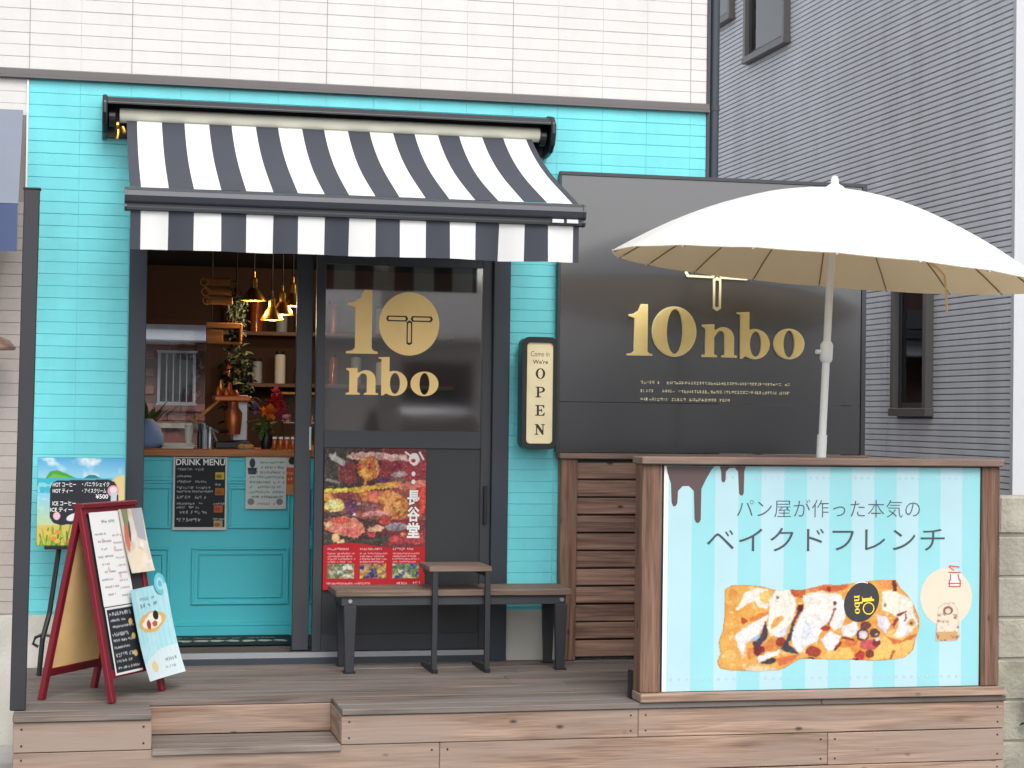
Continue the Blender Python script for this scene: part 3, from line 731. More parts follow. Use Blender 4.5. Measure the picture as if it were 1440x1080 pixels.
for r, (z, xa, xb) in enumerate(((1.872, 2.89, 3.735), (1.826, 2.89, 3.735), (1.782, 2.89, 3.395))):
    x = xa
    while x < xb:
        w = rr.uniform(.009, .016); g = rr.random()
        if g > .08:
            for q in range(3):
                zz = z+rr.uniform(.0, .014)
                if rr.random() < .6: tb.box(x, x+w, -.0622, -.0604, zz, zz+.0028)
                else:
                    xx = x+rr.uniform(0, w-.003); tb.box(xx, xx+.0026, -.0621-.0002*q, -.0604, z+.001, z+.017)
        x += w+.0035
tb.build('small_print', MT['goldedge'], sg)['kind'] = 'stuff'

fn = thing('slat_fence', 'brown wooden slat fence under the black sign panel', 'fence', (3.3, -.06, .4))
piece('post', 2.452, 2.541, -.085, -.008, .402, 1.468, MT['postz'], fn, .004)
piece('post', 2.878, 2.965, -.085, -.008, .402, 1.468, MT['postz'], fn, .004)
piece('post', 4.09, 4.17, -.085, -.008, .402, 1.468, MT['postz'], fn, .004)
piece('cap_rail', 2.438, 4.185, -.105, -.004, 1.469, 1.499, MT['capx'], fn, .004)
for k in range(11):
    z0 = .418+k*.0945
    for a, b in ((2.5425, 2.877), (2.9665, 4.089)):
        piece('slat', a, b, -.062, -.042, z0, z0+.086, MT['slat'], fn, .004, .0012)
MB().box(2.545, 4.088, -.036, -.03, .41, 1.462).build('backing', MT['black'], fn)

# ================================================================== BILLBOARD
bb = thing('billboard', 'wood framed light blue billboard with a picture of topped french toast', 'billboard', (3.35, -1.46, .4))
BF = -1.505
piece('post', 2.467, 2.561, -1.52, -1.41, .442, 1.4795, MT['postz'], bb, .004)
piece('post', 4.146, 4.236, -1.52, -1.41, .442, 1.4795, MT['postz'], bb, .004)
piece('cap', 2.458, 4.245, -1.545, -1.385, 1.48, 1.514, MT['capx'], bb, .005)
piece('sill', 2.462, 4.255, -1.548, -1.40, .402, .441, MT['fascia'], bb, .004)
MB().box(2.562, 4.145, BF+.003, -1.43, .4415, 1.4795).build('back_board', MT['black'], bb)
PX = lambda x: 2.573+(x-933.5)/(1379-933.5)*1.567
PZ = lambda x, y: .4445+(lambda t, b: (b-y)/(b-t))(655.5+(x-934)*.0034, 973.4-(x-934)*.0211)*1.029
bpan = stripes('print_stripes', S(140,196,202), S(168,199,206), .2235, .5, 2.573+.135-3.35, .4)
pan = MB().box(2.573, 4.14, BF-.002, BF+.002, .4445, 1.4735).build('print_panel', bpan, bb)
pan['label'] = 'pale blue striped printed panel'
def bz(x, y): return (900+x/2.4537, 640+y/2.4537)
def bpt(x, y):
    px, py = bz(x, y); return (PX(px), PZ(px, py))
MB().box(2.4535, 2.466, -1.41, -1.365, .402, .53).build('foot_bracket', MT['black'], bb)
# white margin on the left edge, chocolate drips
place('margin', outline_mesh('margin', [[(2.5735, .445), (2.594, .445), (2.594, 1.473), (2.5735, 1.473)]], MT['white'], 0), pan, BF-.0026)
drip = [(90,40),(93,62),(105,100),(108,165),(113,178),(121,178),(127,168),(129,125),(145,108),(165,108),(182,125),(185,222),(190,234),(200,235),(206,225),(207,118),(222,85),(240,52),(250,40)]
drip2 = [(268,40),(273,58),(274,88),(278,95),(284,95),(288,86),(289,58),(300,46),(318,44),(330,58),(334,132),(339,140),(346,140),(350,132),(351,58),(356,40)]
place('chocolate_drip', outline_mesh('chocolate_drip', [[bpt(*p) for p in drip]], MT['choc'], 0), pan, BF-.0030)
place('chocolate_drip', outline_mesh('chocolate_drip', [[bpt(*p) for p in drip2]], MT['choc'], 0), pan, BF-.0030)
dt = MB()
for k in range(40):
    for (ya, yb, xs) in ((78, 78, 290+k*22.2), (778, 762, 112+k*26.6)):
        if xs > 1150: continue
        x, z = bpt(xs, ya+(yb-ya)*(xs/1150)); dt.box(x-.006, x+.006, BF-.0029, BF-.0022, z-.006, z+.006)
dt.build('dotted_border', MT['dots'], pan)
x0, z0 = bpt(325, 218); x1, z1 = bpt(965, 156)
headline(pan, 'パン屋が作った本気の', (x0, x1, z0, z1), MT['txt'], -.012, BF-.0032, 'character in the upper line of dark lettering')
x0, z0 = bpt(225, 340); x1, z1 = bpt(1055, 250)
headline(pan, 'ベイクドフレンチ', (x0, x1, z0, z1), MT['txt'], -.004, BF-.0032, 'character in the lower line of larger lettering')
place('kraft_circle', outline_mesh('kraft_circle', [[bpt(1057+92*math.cos(t*.157), 490+100*math.sin(t*.157)) for t in range(40)]], MT['kraft'], 0), pan, BF-.0030)
# food picture: canvas units = thirds of the zoomed view (980,780)+x/3.6
W_, H_ = 352, 166
fc = canvas(W_, H_, (236, 176, 88)); K = 1/3.0; OX, OY = 92, 118
q = lambda pts: [((x-OX)*K, (y-OY)*K) for x, y in pts]
n1 = vnoise(W_, H_, 26, 3); n2 = vnoise(W_, H_, 7, 8); n3 = vnoise(W_, H_, 14, 21)
put(fc, (n1-.45)*3, (222, 140, 56)); put(fc, (n2-.62)*5, (248, 214, 150))
sil = q([(140,170),(170,152),(250,150),(330,160),(400,182),(470,175),(520,180),(600,160),(640,150),(700,155),(780,145),(900,130),(1000,130),(1020,170),(1060,210),(1090,260),(1120,330),(1120,390),(1105,430),(1090,500),(1050,535),(950,547),(820,545),(760,540),(600,535),(520,530),(470,560),(420,588),(300,592),(180,585),(120,575),(105,540),(122,500),(112,440),(132,380),(140,300)])
mk = blur((lambda m: m.astype(float))(pmask(fc, sil)), 12)+(vnoise(W_, H_, 6, 71)-.5)*.25 > .5
A_ = Brush(fc, (.1778, -6.67, .1778, -15.33), 1.6, 3); B_ = Brush(fc, (.1778, 173.3, .1778, -15.33), 1.6, 3)
put(fc, blur(1-mk.astype(float), 14)*1.6, (214, 140, 62), .75)
for f_, args in ((A_.poly, ([(220,380),(330,200),(430,170),(520,190),(560,260),(520,380),(440,360),(400,300),(330,330),(240,400)], (247,241,228))), (A_.poly, ([(440,240),(500,200),(550,220),(540,320),(480,330)], (244,200,112))),
    (A_.poly, ([(285,450),(345,490),(300,530),(280,500)], (190,80,40))), (A_.poly, ([(350,470),(520,400),(540,430),(370,500)], (226,130,60))),
    (A_.poly, ([(540,300),(600,200),(740,190),(800,330),(760,470),(720,560),(640,640),(560,640),(520,560),(540,420)], (247,243,233))), (A_.poly, ([(550,540),(600,470),(660,440),(680,480),(620,540),(570,580)], (232,160,80))),
    (A_.poly, ([(600,640),(720,540),(700,640),(640,660)], (228,228,244))), (A_.poly, ([(340,760),(480,720),(560,660),(640,700),(560,780),(480,800),(400,850),(340,880)], (224,134,72))),
    (A_.poly, ([(210,640),(300,560),(540,420),(500,520),(440,640),(330,700),(310,800),(300,860),(260,760)], (247,241,242))), (A_.poly, ([(370,670),(450,620),(460,690)], (160,194,230))),
    (A_.poly, ([(510,490),(530,640),(470,720),(420,780),(380,700),(450,660)], (70,58,80))), (A_.poly, ([(400,720),(480,740),(500,790),(430,840),(390,790)], (112,44,52))), (A_.ell, (650,700,48,46, (146,54,42))),
    (A_.poly, ([(730,200),(870,180),(870,280),(760,260)], (206,92,52))), (A_.poly, ([(900,180),(1060,150),(1080,210),(920,220)], (226,132,82))), (A_.poly, ([(880,230),(1060,200),(1080,340),(920,350)], (247,234,204))),
    (A_.poly, ([(770,560),(850,400),(900,300),(1000,260),(1080,300),(1080,520),(1010,640),(1000,700),(900,740),(830,820),(750,720),(745,640)], (240,242,248))), (A_.poly, ([(900,420),(930,600),(880,690),(840,640)], (222,228,244))),
    (A_.ell, (830,372,30,34, (100,32,32))), (A_.seg, (825,390,765,510,30, (104,52,80))), (A_.seg, (765,505,728,690,26, (66,60,82))), (A_.poly, ([(735,600),(720,720),(830,820),(700,800),(655,770)], (60,64,84))),
    (A_.ell, (615,272,15,15, (112,92,72))), (A_.poly, ([(600,860),(830,820),(740,900),(640,930)], (222,114,72))), (A_.ell, (520,878,85,32, (58,56,54))), (A_.poly, ([(430,840),(540,800),(650,770),(620,830),(540,860),(440,900)], (246,241,238))),
    (A_.ell, (960,800,72,52, (166,64,52))), (A_.ell, (930,872,52,14, (70,50,66))), (A_.poly, ([(270,940),(420,920),(600,940),(640,970),(400,992)], (234,204,166))), (A_.ell, (200,240,40,60, (222,140,66), .6, 4)), (A_.ell, (180,820,60,60, (246,204,120), .8, 4)),
    (B_.poly, ([(0,160),(280,150),(230,200),(150,220),(0,200)], (214,102,62))), (B_.ell, (85,190,24,28, (150,50,44))), (B_.poly, ([(-160,250),(0,220),(200,240),(240,420),(220,560),(140,600),(60,500),(0,560),(-120,520)], (246,241,234))),
    (B_.poly, ([(160,300),(230,300),(250,480),(180,560),(140,480)], (247,247,247))), (B_.ell, (142,332,18,22, (92,52,52))), (B_.seg, (150,380,80,540,20, (172,82,54))), (B_.ell, (60,572,46,28, (172,62,42))),
    (B_.poly, ([(150,760),(300,760),(340,860),(300,890),(40,880),(0,850)], (245,192,106))), (B_.poly, ([(500,720),(650,640),(900,640),(890,800),(820,885),(480,885)], (245,198,112))),
    (B_.ell, (300,712,62,34, (220,112,62))), (B_.poly, ([(10,680),(100,600),(210,650),(140,780),(90,810)], (240,242,249))), (B_.poly, ([(210,560),(350,500),(380,600),(300,660),(220,640)], (242,241,243))),
    (B_.seg, (215,660,325,690,22, (112,42,52))), (B_.seg, (210,700,140,795,20, (122,42,52))), (B_.poly, ([(590,220),(700,200),(800,260),(880,300),(900,420),(950,540),(900,600),(850,640),(780,680),(700,660),(760,560),(740,480),(650,420),(600,400)], (246,240,226))),
    (B_.poly, ([(540,440),(640,460),(680,540),(640,640),(560,560)], (233,228,241))), (B_.poly, ([(640,660),(800,700),(900,640),(935,650),(880,695),(720,740)], (226,114,64))), (B_.poly, ([(750,560),(830,470),(850,620),(780,670)], (240,232,242))),
    (B_.seg, (740,462,832,414,22, (142,42,60))), (B_.seg, (742,478,700,560,28, (152,52,60))), (B_.seg, (826,440,820,512,15, (150,60,70))), (B_.poly, ([(540,140),(600,100),(690,110),(690,190),(580,190)], (232,152,82))), (B_.seg, (704,112,716,212,40, (102,46,32))),
    (B_.ell, (440,550,52,40, (112,60,62))), (B_.ell, (480,742,92,50, (202,84,92))), (B_.ell, (410,640,64,64, (92,62,64))), (B_.ell, (418,640,46,46, (246,228,228))), (B_.ell, (530,630,46,46, (94,62,62))), (B_.ell, (545,640,16,12, (226,200,196))), (B_.ell, (545,722,40,36, (124,42,52))), (B_.ell, (482,826,40,36, (124,54,42))), (B_.ell, (390,846,44,44, (184,54,52))), (B_.ell, (345,890,30,20, (84,34,52))), (B_.ell, (552,685,30,16, (244,232,226))),
    (B_.ell, (880,530,38,38, (228,172,104))), (B_.ell, (875,530,15,15, (142,72,42))), (B_.seg, (712,800,672,880,20, (182,94,54))), (B_.ell, (625,355,14,20, (150,130,90)))): f_(*args)
fc[:] = blur(fc, 1)
put(fc, (vnoise(W_, H_, 3, 44)-.5)*1.2, (255, 250, 240), .35); put(fc, (.5-vnoise(W_, H_, 3, 46))*1.2, (120, 60, 30), .25)
X_, Y_ = grid(fc)
p0 = bpt((980+(OX)/3.6-900)*2.4537, (780+(OY+H_*3)/3.6-640)*2.4537); p1 = bpt((980+(OX+W_*3)/3.6-900)*2.4537, (780+OY/3.6-640)*2.4537)
o = sheet('food_picture', fc, (p0[0], BF-.0034, p0[1]), (p1[0]-p0[0], 0, 0), (0, 0, p1[1]-p0[1]), pan, mk)
o['label'] = 'printed picture of french toast with cream and brown sauce'
def fpt(x, y): return bpt((980+x/3.6-900)*2.4537, (780+y/3.6-640)*2.4537)
cx, cz = fpt(825, 240); 
def rot2(pts, cx, cz, a):
    c, s = math.cos(a), math.sin(a); return [(cx+x*c-z*s, cz+x*s+z*c) for x, z in pts]
place('sticker', outline_mesh('sticker', [rot2(ring(0, 0, .083, .098, 40), cx, cz, -.6)], MT['signblack'], 0), pan, BF-.0040, 'round black sticker with a small gold logo')
place('sticker_ring', outline_mesh('sticker_ring', [rot2(ring(0, 0, .083, .099, 24, 1.75, 2.5, False)+ring(0, 0, .079, .095, 24, 2.5, 1.75, False), cx-.012, cz, -.6)], MT['white'], 0), pan, BF-.0046)
def small_logo(cx, cz, k, ang, parent, y, m):
    loops = []
    def em(lps, sx, sz, ox, oz): loops.extend([rot2([((x*sx+ox)*k, (z*sz+oz)*k) for x, z in lp], cx, cz, ang) for lp in lps])
    em(glyph('1'), 1/368, 1/368, -.62, .02); em([ring(.5, .5, .48, .48, 36), ring(.5, .5, .40, .40, 36)], 1, 1, -.02, .02)
    for i, ch in enumerate('nbo'): em(glyph(ch), 1.45/742, 1.45/742, -.62-598*1.45/742, -.62)
    place('sticker_logo', outline_mesh('sticker_logo', loops, m, 0), parent, y)
small_logo(cx+.002, cz-.004, .060, -1.5, pan, BF-.0046, mat('sticker_yellow', S(236, 200, 60), .5))
bc = canvas(46, 74, (222, 196, 176)); poly(bc, [(6,14),(16,4),(34,2),(40,14),(44,64),(40,70),(4,72)], (238, 226, 206)); rect(bc, 4, 56, 42, 72, (214, 168, 110), .9)
nn = vnoise(46, 74, 6, 5); put(bc, (nn-.6)*5, (150, 104, 80), .8); ell(bc, 24, 16, 9, 8, (150, 110, 84)); ell(bc, 24, 17, 5, 5, (230, 214, 196))
o0, o1 = fpt(1205, 438), fpt(1335, 240)
sheet('bag_picture', bc, (o0[0], BF-.0036, o0[1]), (o1[0]-o0[0], 0, 0), (0, 0, o1[1]-o0[1]), pan, pmask(bc, [(6,10),(16,2),(34,1),(41,14),(45,66),(40,73),(2,73)]))
gc = canvas(28, 44, (250, 246, 240))
for a in ((4,4,22,6),(4,6,12,12),(3,16,24,16),(6,20,6,30),(20,20,22,30),(3,36,25,36),(4,30,4,42),(24,30,24,42),(4,42,24,42)): seg(gc, *a, 2.2, (206, 70, 48))
o0, o1 = fpt(1268, 166), fpt(1345, 46)
sheet('red_mark', gc, (o0[0], BF-.0036, o0[1]), (o1[0]-o0[0], 0, 0), (0, 0, o1[1]-o0[1]), pan, (gc.sum(2) < 2.6) | (np.abs(grid(gc)[1]-32) < 12) & (np.abs(grid(gc)[0]-14) < 12))

# ================================================================== UMBRELLA
um = thing('umbrella', 'large white parasol with beige underside standing behind the billboard', 'umbrella', (3.41, -1.2, .40))
HUB = Vector((3.515, -1.2, 2.812))
axis = Vector((.040, 0, 1)).normalized()
MB().tube([(3.416, -1.2, .46), (3.416+(1.62-.46)*.0415, -1.2, 1.62)], .024, 16).build('lower_pole', MT['white'], um, smooth='auto')
pole_d = (HUB-Vector((3.416, -1.2, .46))).normalized()
pp = lambda z: Vector((3.416, -1.2, .46))+pole_d*((z-.46)/pole_d.z)
MB().tube([pp(1.60), pp(2.81)], .0185, 16).build('upper_pole', MT['white'], um, smooth='auto')
MB().tube([pp(1.97), pp(1.985), pp(2.055), pp(2.07)], [.024, .031, .031, .022], 16).build('collar', MT['white'], um, smooth='auto')
MB().tube([pp(2.02)+Vector((-.02,0,0)), pp(2.02)+Vector((-.055,-.005,0))], .011, 10).build('tilt_knob', MT['white'], um)
MB().lathe([(.15, .402), (.16, .42), (.14, .455), (.06, .465), (.035, .52), (.03, .60)], (3.416, -1.2, 0), 28).build('base', MT['concrete'], um, smooth='auto')
tq = Vector((0, 0, 1)).rotation_difference(Vector((.075, -.03, 1)).normalized())
RU, HU, NS = 1.048, .40, 18
def canopy_mesh(dz, r0, inset):
    vs, fs = [], []; nr, sub = 12, 5; nt = NS*sub
    for j in range(nr+1):
        r = r0+(RU-inset-r0)*j/nr
        for i in range(nt):
            a = 2*math.pi*i/nt+.175; ph = (i % sub)/sub; sc = math.sin(math.pi*ph)
            rr = r*(1-.007*sc*(j/nr)**2); z = -HU*(r/RU)**1.82 - .016*sc*(r/RU)*(1-.8*(r/RU)) + dz
            vs.append(HUB+tq @ Vector((rr*math.cos(a), rr*math.sin(a), z)))
    for j in range(nr):
        for i in range(nt): fs.append((j*nt+i, j*nt+(i+1) % nt, (j+1)*nt+(i+1) % nt, (j+1)*nt+i))
    return MB().add(vs, fs)
cm = canopy_mesh(0, .012, 0)
cm.build('canopy', MT['canopy'], um, smooth='auto')
canopy_mesh(-.006, .02, .004).build('lining', MT['lining'], um, smooth='auto')
for k in range(NS):
    a = 2*math.pi*k/NS+.175; pts = []
    for j in range(9):
        r = .04+(RU-.05)*j/8; pts.append(HUB+tq @ Vector((r*math.cos(a), r*math.sin(a), -HU*(r/RU)**1.82-.013)))
    MB().tube(pts, .0038, 6).build('rib', MT['rib'], um)
    e = HUB+tq @ Vector((RU*math.cos(a), RU*math.sin(a), -HU-.004)); e2 = HUB+tq @ Vector(((RU-.03)*math.cos(a), (RU-.03)*math.sin(a), -HU+.006))
    MB().tube([e2, e], .006, 6).build('rib_tip', MT['white'], um)
MB().lathe([(.05, .0), (.045, .02), (.02, .035), (.018, .06), (.012, .072), (.0, .075)], tuple(HUB+Vector((0, 0, -.012))), 16).build('finial', MT['white'], um, smooth='auto')
a_ = math.radians(28); s0 = HUB+tq @ Vector((.80*math.cos(a_), .80*math.sin(a_), -.27))
MB().tube([s0, s0+Vector((.05,.02,-.02)), s0+Vector((.09,.02,-.06)), s0+Vector((.10,.02,-.14)), s0+Vector((.102,.02,-.20)), s0+Vector((.104,.02,-.245))], .006, 7).build('tie_strap', MT['lining'], um)

# ================================================================== OPEN SIGN
op = thing('open_sign', 'black light box sign reading OPEN beside the entrance', 'sign', (2.31, -.09, 1.8))
def rrect(x0, x1, z0, z1, r, n=7):
    pts = []
    for cx, cz, a in ((x1-r, z1-r, 0), (x0+r, z1-r, 90), (x0+r, z0+r, 180), (x1-r, z0+r, 270)):
        for i in range(n): t = math.radians(a+90*i/(n-1)); pts.append((cx+r*math.cos(t), cz+r*math.sin(t)))
    return pts
place('case', outline_mesh('case', [rrect(2.222, 2.404, 1.522, 2.103, .036)], MT['hood'], .10), op, -.085)
place('rim', outline_mesh('rim', [rrect(2.218, 2.408, 1.518, 2.107, .04), rrect(2.244, 2.386, 1.548, 2.078, .02)], MT['black'], .02), op, -.138)
place('face', outline_mesh('face', [rrect(2.2445, 2.3855, 1.5485, 2.0775, .02)], mat('sign_face', S(222, 208, 168), .5, var=.06, scale=14), .004), op, -.138)
SR = {'O': [ring(.5,.5,.46,.5,36), ring(.5,.5,.24,.42,30)],
      'P': [[(.05,0),(.05,.08),(.2,.1),(.2,.9),(.05,.92),(.05,1),(.6,1),(.82,.94),(.95,.8),(.95,.64),(.82,.5),(.6,.45),(.4,.45),(.4,.1),(.58,.08),(.58,0)], [(.4,.54),(.58,.55),(.7,.62),(.74,.72),(.7,.84),(.58,.91),(.4,.92)]],
      'E': [[(.05,0),(.05,.08),(.2,.1),(.2,.9),(.05,.92),(.05,1),(.9,1),(.92,.72),(.84,.72),(.76,.86),(.64,.92),(.4,.92),(.4,.56),(.56,.56),(.62,.64),(.7,.64),(.7,.36),(.62,.36),(.56,.46),(.4,.46),(.4,.08),(.68,.08),(.8,.14),(.88,.3),(.96,.3),(.92,0)]],
      'N': [[(.02,0),(.02,.08),(.14,.1),(.14,.9),(.02,.92),(.02,1),(.32,1),(.76,.4),(.76,.9),(.64,.92),(.64,1),(.98,1),(.98,.92),(.86,.9),(.86,0),(.74,0),(.24,.68),(.24,.1),(.36,.08),(.36,0)]]}
for ch, zc in zip('OPEN', (1.915, 1.818, 1.722, 1.622)):
    h, w = .056, .056; m_ = [[(2.318-w/2+x*w, zc-h/2+z*h) for x, z in lp] for lp in SR[ch]]
    place('letter', outline_mesh('letter', m_, MT['ink'], 0), op, -.1408)
place('letter_line', text_mesh('letter_line', 'Come in', (2.265, 2.365, 2.005, 2.032), MT['ink'], -.01), op, -.1408)
place('letter_line', text_mesh('letter_line', "We're", (2.276, 2.358, 1.966, 1.988), MT['ink'], .01), op, -.1408)
MB().box(2.26, 2.37, -.036, .004, 1.62, 2.0).build('wall_bracket', MT['black'], op)

# ================================================================== BENCH AND SIDE TABLE
bn = thing('bench', 'long low bench with brown seat and dark steel legs by the door', 'bench', (1.83, -.26, .40))
for k in range(3): piece('seat_board', 1.222, 2.432, -.42+k*.108, -.42+k*.108+.105, .780, .812, MT['bench'], bn, .004, .0008)
MB().box(1.252, 2.405, -.405, -.375, .735, .7795).box(1.252, 2.405, -.145, -.115, .735, .7795).box(1.252, 1.29, -.375, -.145, .735, .7795).box(2.367, 2.405, -.375, -.145, .735, .7795).build('apron', MT['frame'], bn, bevel=.002)
for x, s in ((1.262, 1), (2.345, -1)):
    for y in (-.412, -.15):
        l = MB(); w = .066
        l.add([(x, y, .735), (x+w, y, .735), (x+w, y+.04, .735), (x, y+.04, .735), (x+.012, y, .403), (x+w-.012, y, .403), (x+w-.012, y+.04, .403), (x+.012, y+.04, .403)],
              [(0,1,2,3),(4,7,6,5),(0,4,5,1),(1,5,6,2),(2,6,7,3),(3,7,4,0)])
        lg = l.build('leg', MT['post'], bn, bevel=.003)
        MB().box(x+.004, x+w-.004, y-.01, y+.05, .4005, .408).build('foot_plate', MT['black'], lg)
    MB().lathe([(.009, -.0045), (.012, 0), (.012, .003)], (x+.033 if s > 0 else x+.036, -.4085, .757), 10, axis='y').build('bolt', MT['bolt'], bn)
tb = thing('side_table', 'small C-shaped side table with dark steel legs standing over the bench', 'table', (1.85, -.40, .40))
tbx0, tbx1 = 1.685, 2.005
piece('table_top', tbx0, tbx1, -.455, -.15, .905, .932, MT['bench'], tb, .004)
for x in (1.703, 1.972):
    MB().box(x, x+.027, -.452, -.425, .403, .904).build('leg', MT['post'], tb, bevel=.002)
    MB().box(x, x+.027, -.424, -.16, .880, .9045).build('top_support', MT['post'], tb, bevel=.002)
    MB().box(x-.001, x+.028, -.47, -.15, .4008, .4225).build('foot', MT['black'], tb, bevel=.003)

# ================================================================== A-FRAME SIGN
P1, P3 = Vector((.123, -1.24, .402)), Vector((-.184, -1.094, .402)); d_ = Vector((.55, .835, 0)).normalized(); AW = .45
AP = Vector((-.030, -1.167, 1.262))
af = thing('sandwich_board', 'red wooden A-frame menu board covered with paper menus on the deck', 'sign', (.10, -.98, .40))
def panel_pt(base, s, t, off=0, n=None):
    p = AP.lerp(base, t)+d_*(s*AW)
    return p+(n*off if n is not None else Vector((0,0,0)))
for base, nm in ((P1, 'front'), (P3, 'back')):
    dn = (base-AP).normalized(); n = d_.cross(dn) if nm == 'front' else dn.cross(d_)
    n.normalize()
    if n.z < 0: n = -n
    PN = n
    w = .034
    for s in (0.0, 1.0):
        MB().bar(panel_pt(base, s, -.005)+d_*(w/2 if s == 0 else -w/2), panel_pt(base, s, 1.0)+d_*(w/2 if s == 0 else -w/2), w, .026, n).build('leg', MT['red'], af, bevel=.003)
    for t in (.022, .86):
        MB().bar(panel_pt(base, 0, t)+d_*w, panel_pt(base, 1, t)-d_*w, .036, .022, n).build('rail', MT['red'], af, bevel=.002)
    a, b, c, e = (panel_pt(base, .06, .03), panel_pt(base, .94, .03), panel_pt(base, .94, .86), panel_pt(base, .06, .86))
    m_ = MB(); m_.add([p+n*.001 for p in (a, b, c, e)]+[p-n*.004 for p in (a, b, c, e)], [(0,1,2,3),(7,6,5,4),(0,4,5,1),(1,5,6,2),(2,6,7,3),(3,7,4,0)])
    m_.build('panel', MT['chalk'] if nm == 'front' else MT['ply'], af)
    if nm == 'front': NF = n
MB().bar(AP+Vector((0,0,.004)), AP+d_*AW+Vector((0,0,.004)), .05, .02).build('hinge_rail', MT['red'], af, bevel=.003)
for s in (.1, .9): MB().tube([panel_pt(P1, s, .62), panel_pt(P3, s, .62)], .003, 6).build('stay_chain', MT['steel'], af) if s > .5 else None
def apaper(name, c, s0, s1, t0, t1, off, skew=0, curl=0, lbl=None):
    o0 = panel_pt(P1, s0, t1, off, NF); ux = panel_pt(P1, s1, t1, off, NF)-o0+Vector((0,0,skew)); uz = panel_pt(P1, s0, t0, off, NF)-o0
    o = sheet(name, c, o0, ux, uz, af, curl=curl, nrm=tuple(NF))
    if lbl: o['label'] = lbl
c = canvas(96, 150, (246, 246, 244)); scrawl(c, 34, 14, 74, 5, (90, 130, 110), 1)
for k in range(9):
    scrawl(c, 8+(k % 3)*6, 34+k*12, 40+(k % 2)*14, 3, (150, 150, 150), k); scrawl(c, 60, 38+k*12, 86, 3, (170, 160, 165), 20+k)
for x, y in ((30, 46), (62, 60), (34, 92), (66, 104)): ell(c, x, y, 4, 4, (226, 170, 170), a=.6)
apaper('menu_sheet', c, .11, .67, .035, .52, .016, lbl='white paper menu sheet')
c = canvas(70, 96, (232, 222, 206)); nn = vnoise(70, 96, 16, 4); put(c, (nn-.5)*3, (214, 190, 160)); put(c, (vnoise(70,96,9,77)-.55)*4, (246,242,236))
poly(c, [(8,0),(30,0),(26,40),(14,44)], (120,130,96), .8); ell(c, 14, 42, 8, 22, (224, 116, 104), 5, .9, wob=.4, seed=3); ell(c, 26, 34, 3, 16, (70, 60, 60), 8, .8); poly(c, [(40,0),(70,0),(66,50),(46,44)], (168,172,184), .8)
ell(c, 30, 76, 30, 16, (250, 232, 208), -12, .8, wob=.3, seed=9)
apaper('photo_sheet', c, .62, 1.06, .03, .37, .018, curl=.03, lbl='glossy photo sheet sticking out at the right')
c = canvas(70, 110, (44, 48, 54)); rect(c, 0, 0, 70, 4, (236, 236, 236)); rect(c, 0, 0, 4, 110, (236,236,236)); rect(c, 0, 106, 70, 110, (236,236,236))
for k in range(9): scrawl(c, 9, 9+k*11, 46 if k % 2 else 62, 6 if k % 3 == 0 else 4, (226, 226, 226), 40+k)
for x, y in ((58, 28), (60, 52), (58, 80)): ell(c, x, y, 5, 5, (230, 190, 110))
apaper('black_menu', c, .12, .62, .525, .87, .016, lbl='black menu sheet with white lettering')
c = canvas(100, 160, (176, 230, 240)); put(c, (vnoise(100,160,22,12)-.5)*3, (206, 240, 246)); poly(c, [(0,130),(60,110),(100,108),(100,160),(0,160)], (238,240,240), .8)
for k in range(8): rect(c, 6+k*12, 4, 11+k*12, 156, (200, 238, 246), .5)
scrawl(c, 26, 18, 66, 5, (90,120,130), 3); scrawl(c, 20, 28, 70, 8, (90,120,130), 4)
ell(c, 48, 62, 36, 17, (238, 186, 104), -4, wob=.3, seed=2); ell(c, 50, 60, 27, 12, (252, 244, 232), -4, wob=.6, seed=5); ell(c, 40, 66, 6, 8, (170, 70, 60), wob=.4); ell(c, 56, 66, 7, 5, (190, 110, 60), wob=.4, seed=4); ell(c, 62, 52, 7, 8, (40,40,44))
ell(c, 30, 138, 9, 10, (232, 214, 160)); scrawl(c, 62, 128, 88, 6, (120,120,130), 8); scrawl(c, 58, 142, 84, 4, (150,150,150), 9)
apaper('leaflet', c, .53, 1.22, .455, .935, .030, skew=.01, curl=.05, lbl='pale blue leaflet hanging from the lower right')
c = canvas(40, 40, (120, 214, 230)); ell(c, 20, 20, 12, 12, (176, 236, 244)); ell(c, 20, 20, 6, 6, (110, 200, 222)); X_, Y_ = grid(c)
o0 = panel_pt(P1, 1.0, .50, .040, NF)
o = sheet('round_tag', c, o0, d_*.10, (AP-P1).normalized()*.10, af, (X_-20)**2+(Y_-20)**2 < 19**2)

# ================================================================== EASEL WITH PAINTED BOARD
es = thing('easel', 'black iron easel holding the painted drinks board beside the entrance', 'easel', (-.02, -.15, .40))
e = MB(); e.tube([(-.205, -.30, .402), (-.19, -.29, .58), (-.16, -.26, .70), (-.12, -.235, 1.02), (-.04, -.20, 1.44)], .013, 8)
e.build('leg', MT['black'], es)
e = MB(); e.tube([(.165, -.30, .402), (.15, -.29, .58), (.12, -.26, .70), (.08, -.235, 1.02), (.0, -.20, 1.44)], .013, 8); e.build('leg', MT['black'], es)
MB().tube([(-.02, .0-.03, .402), (-.02, -.10, .80), (-.02, -.185, 1.42)], .012, 8).build('rear_leg', MT['black'], es)
MB().tube([(-.19, -.285, .60), (-.02, -.30, .56), (.15, -.285, .60)], .007, 8).build('brace', MT['black'], es)
MB().tube([(-.19, -.285, .60), (-.225, -.29, .585), (-.235, -.29, .555), (-.21, -.29, .54)], .008, 8).build('scroll', MT['black'], es)
MB().box(-.19, .15, -.30, -.235, 1.012, 1.026).build('ledge', MT['black'], es)
pb = thing('painted_board', 'painted beach scene menu board on the black easel', 'menu board', (-.02, -.26, 1.03))
MB().box(-.229, .190, -.262, -.236, 1.028, 1.458).build('board', MT['black'], pb)
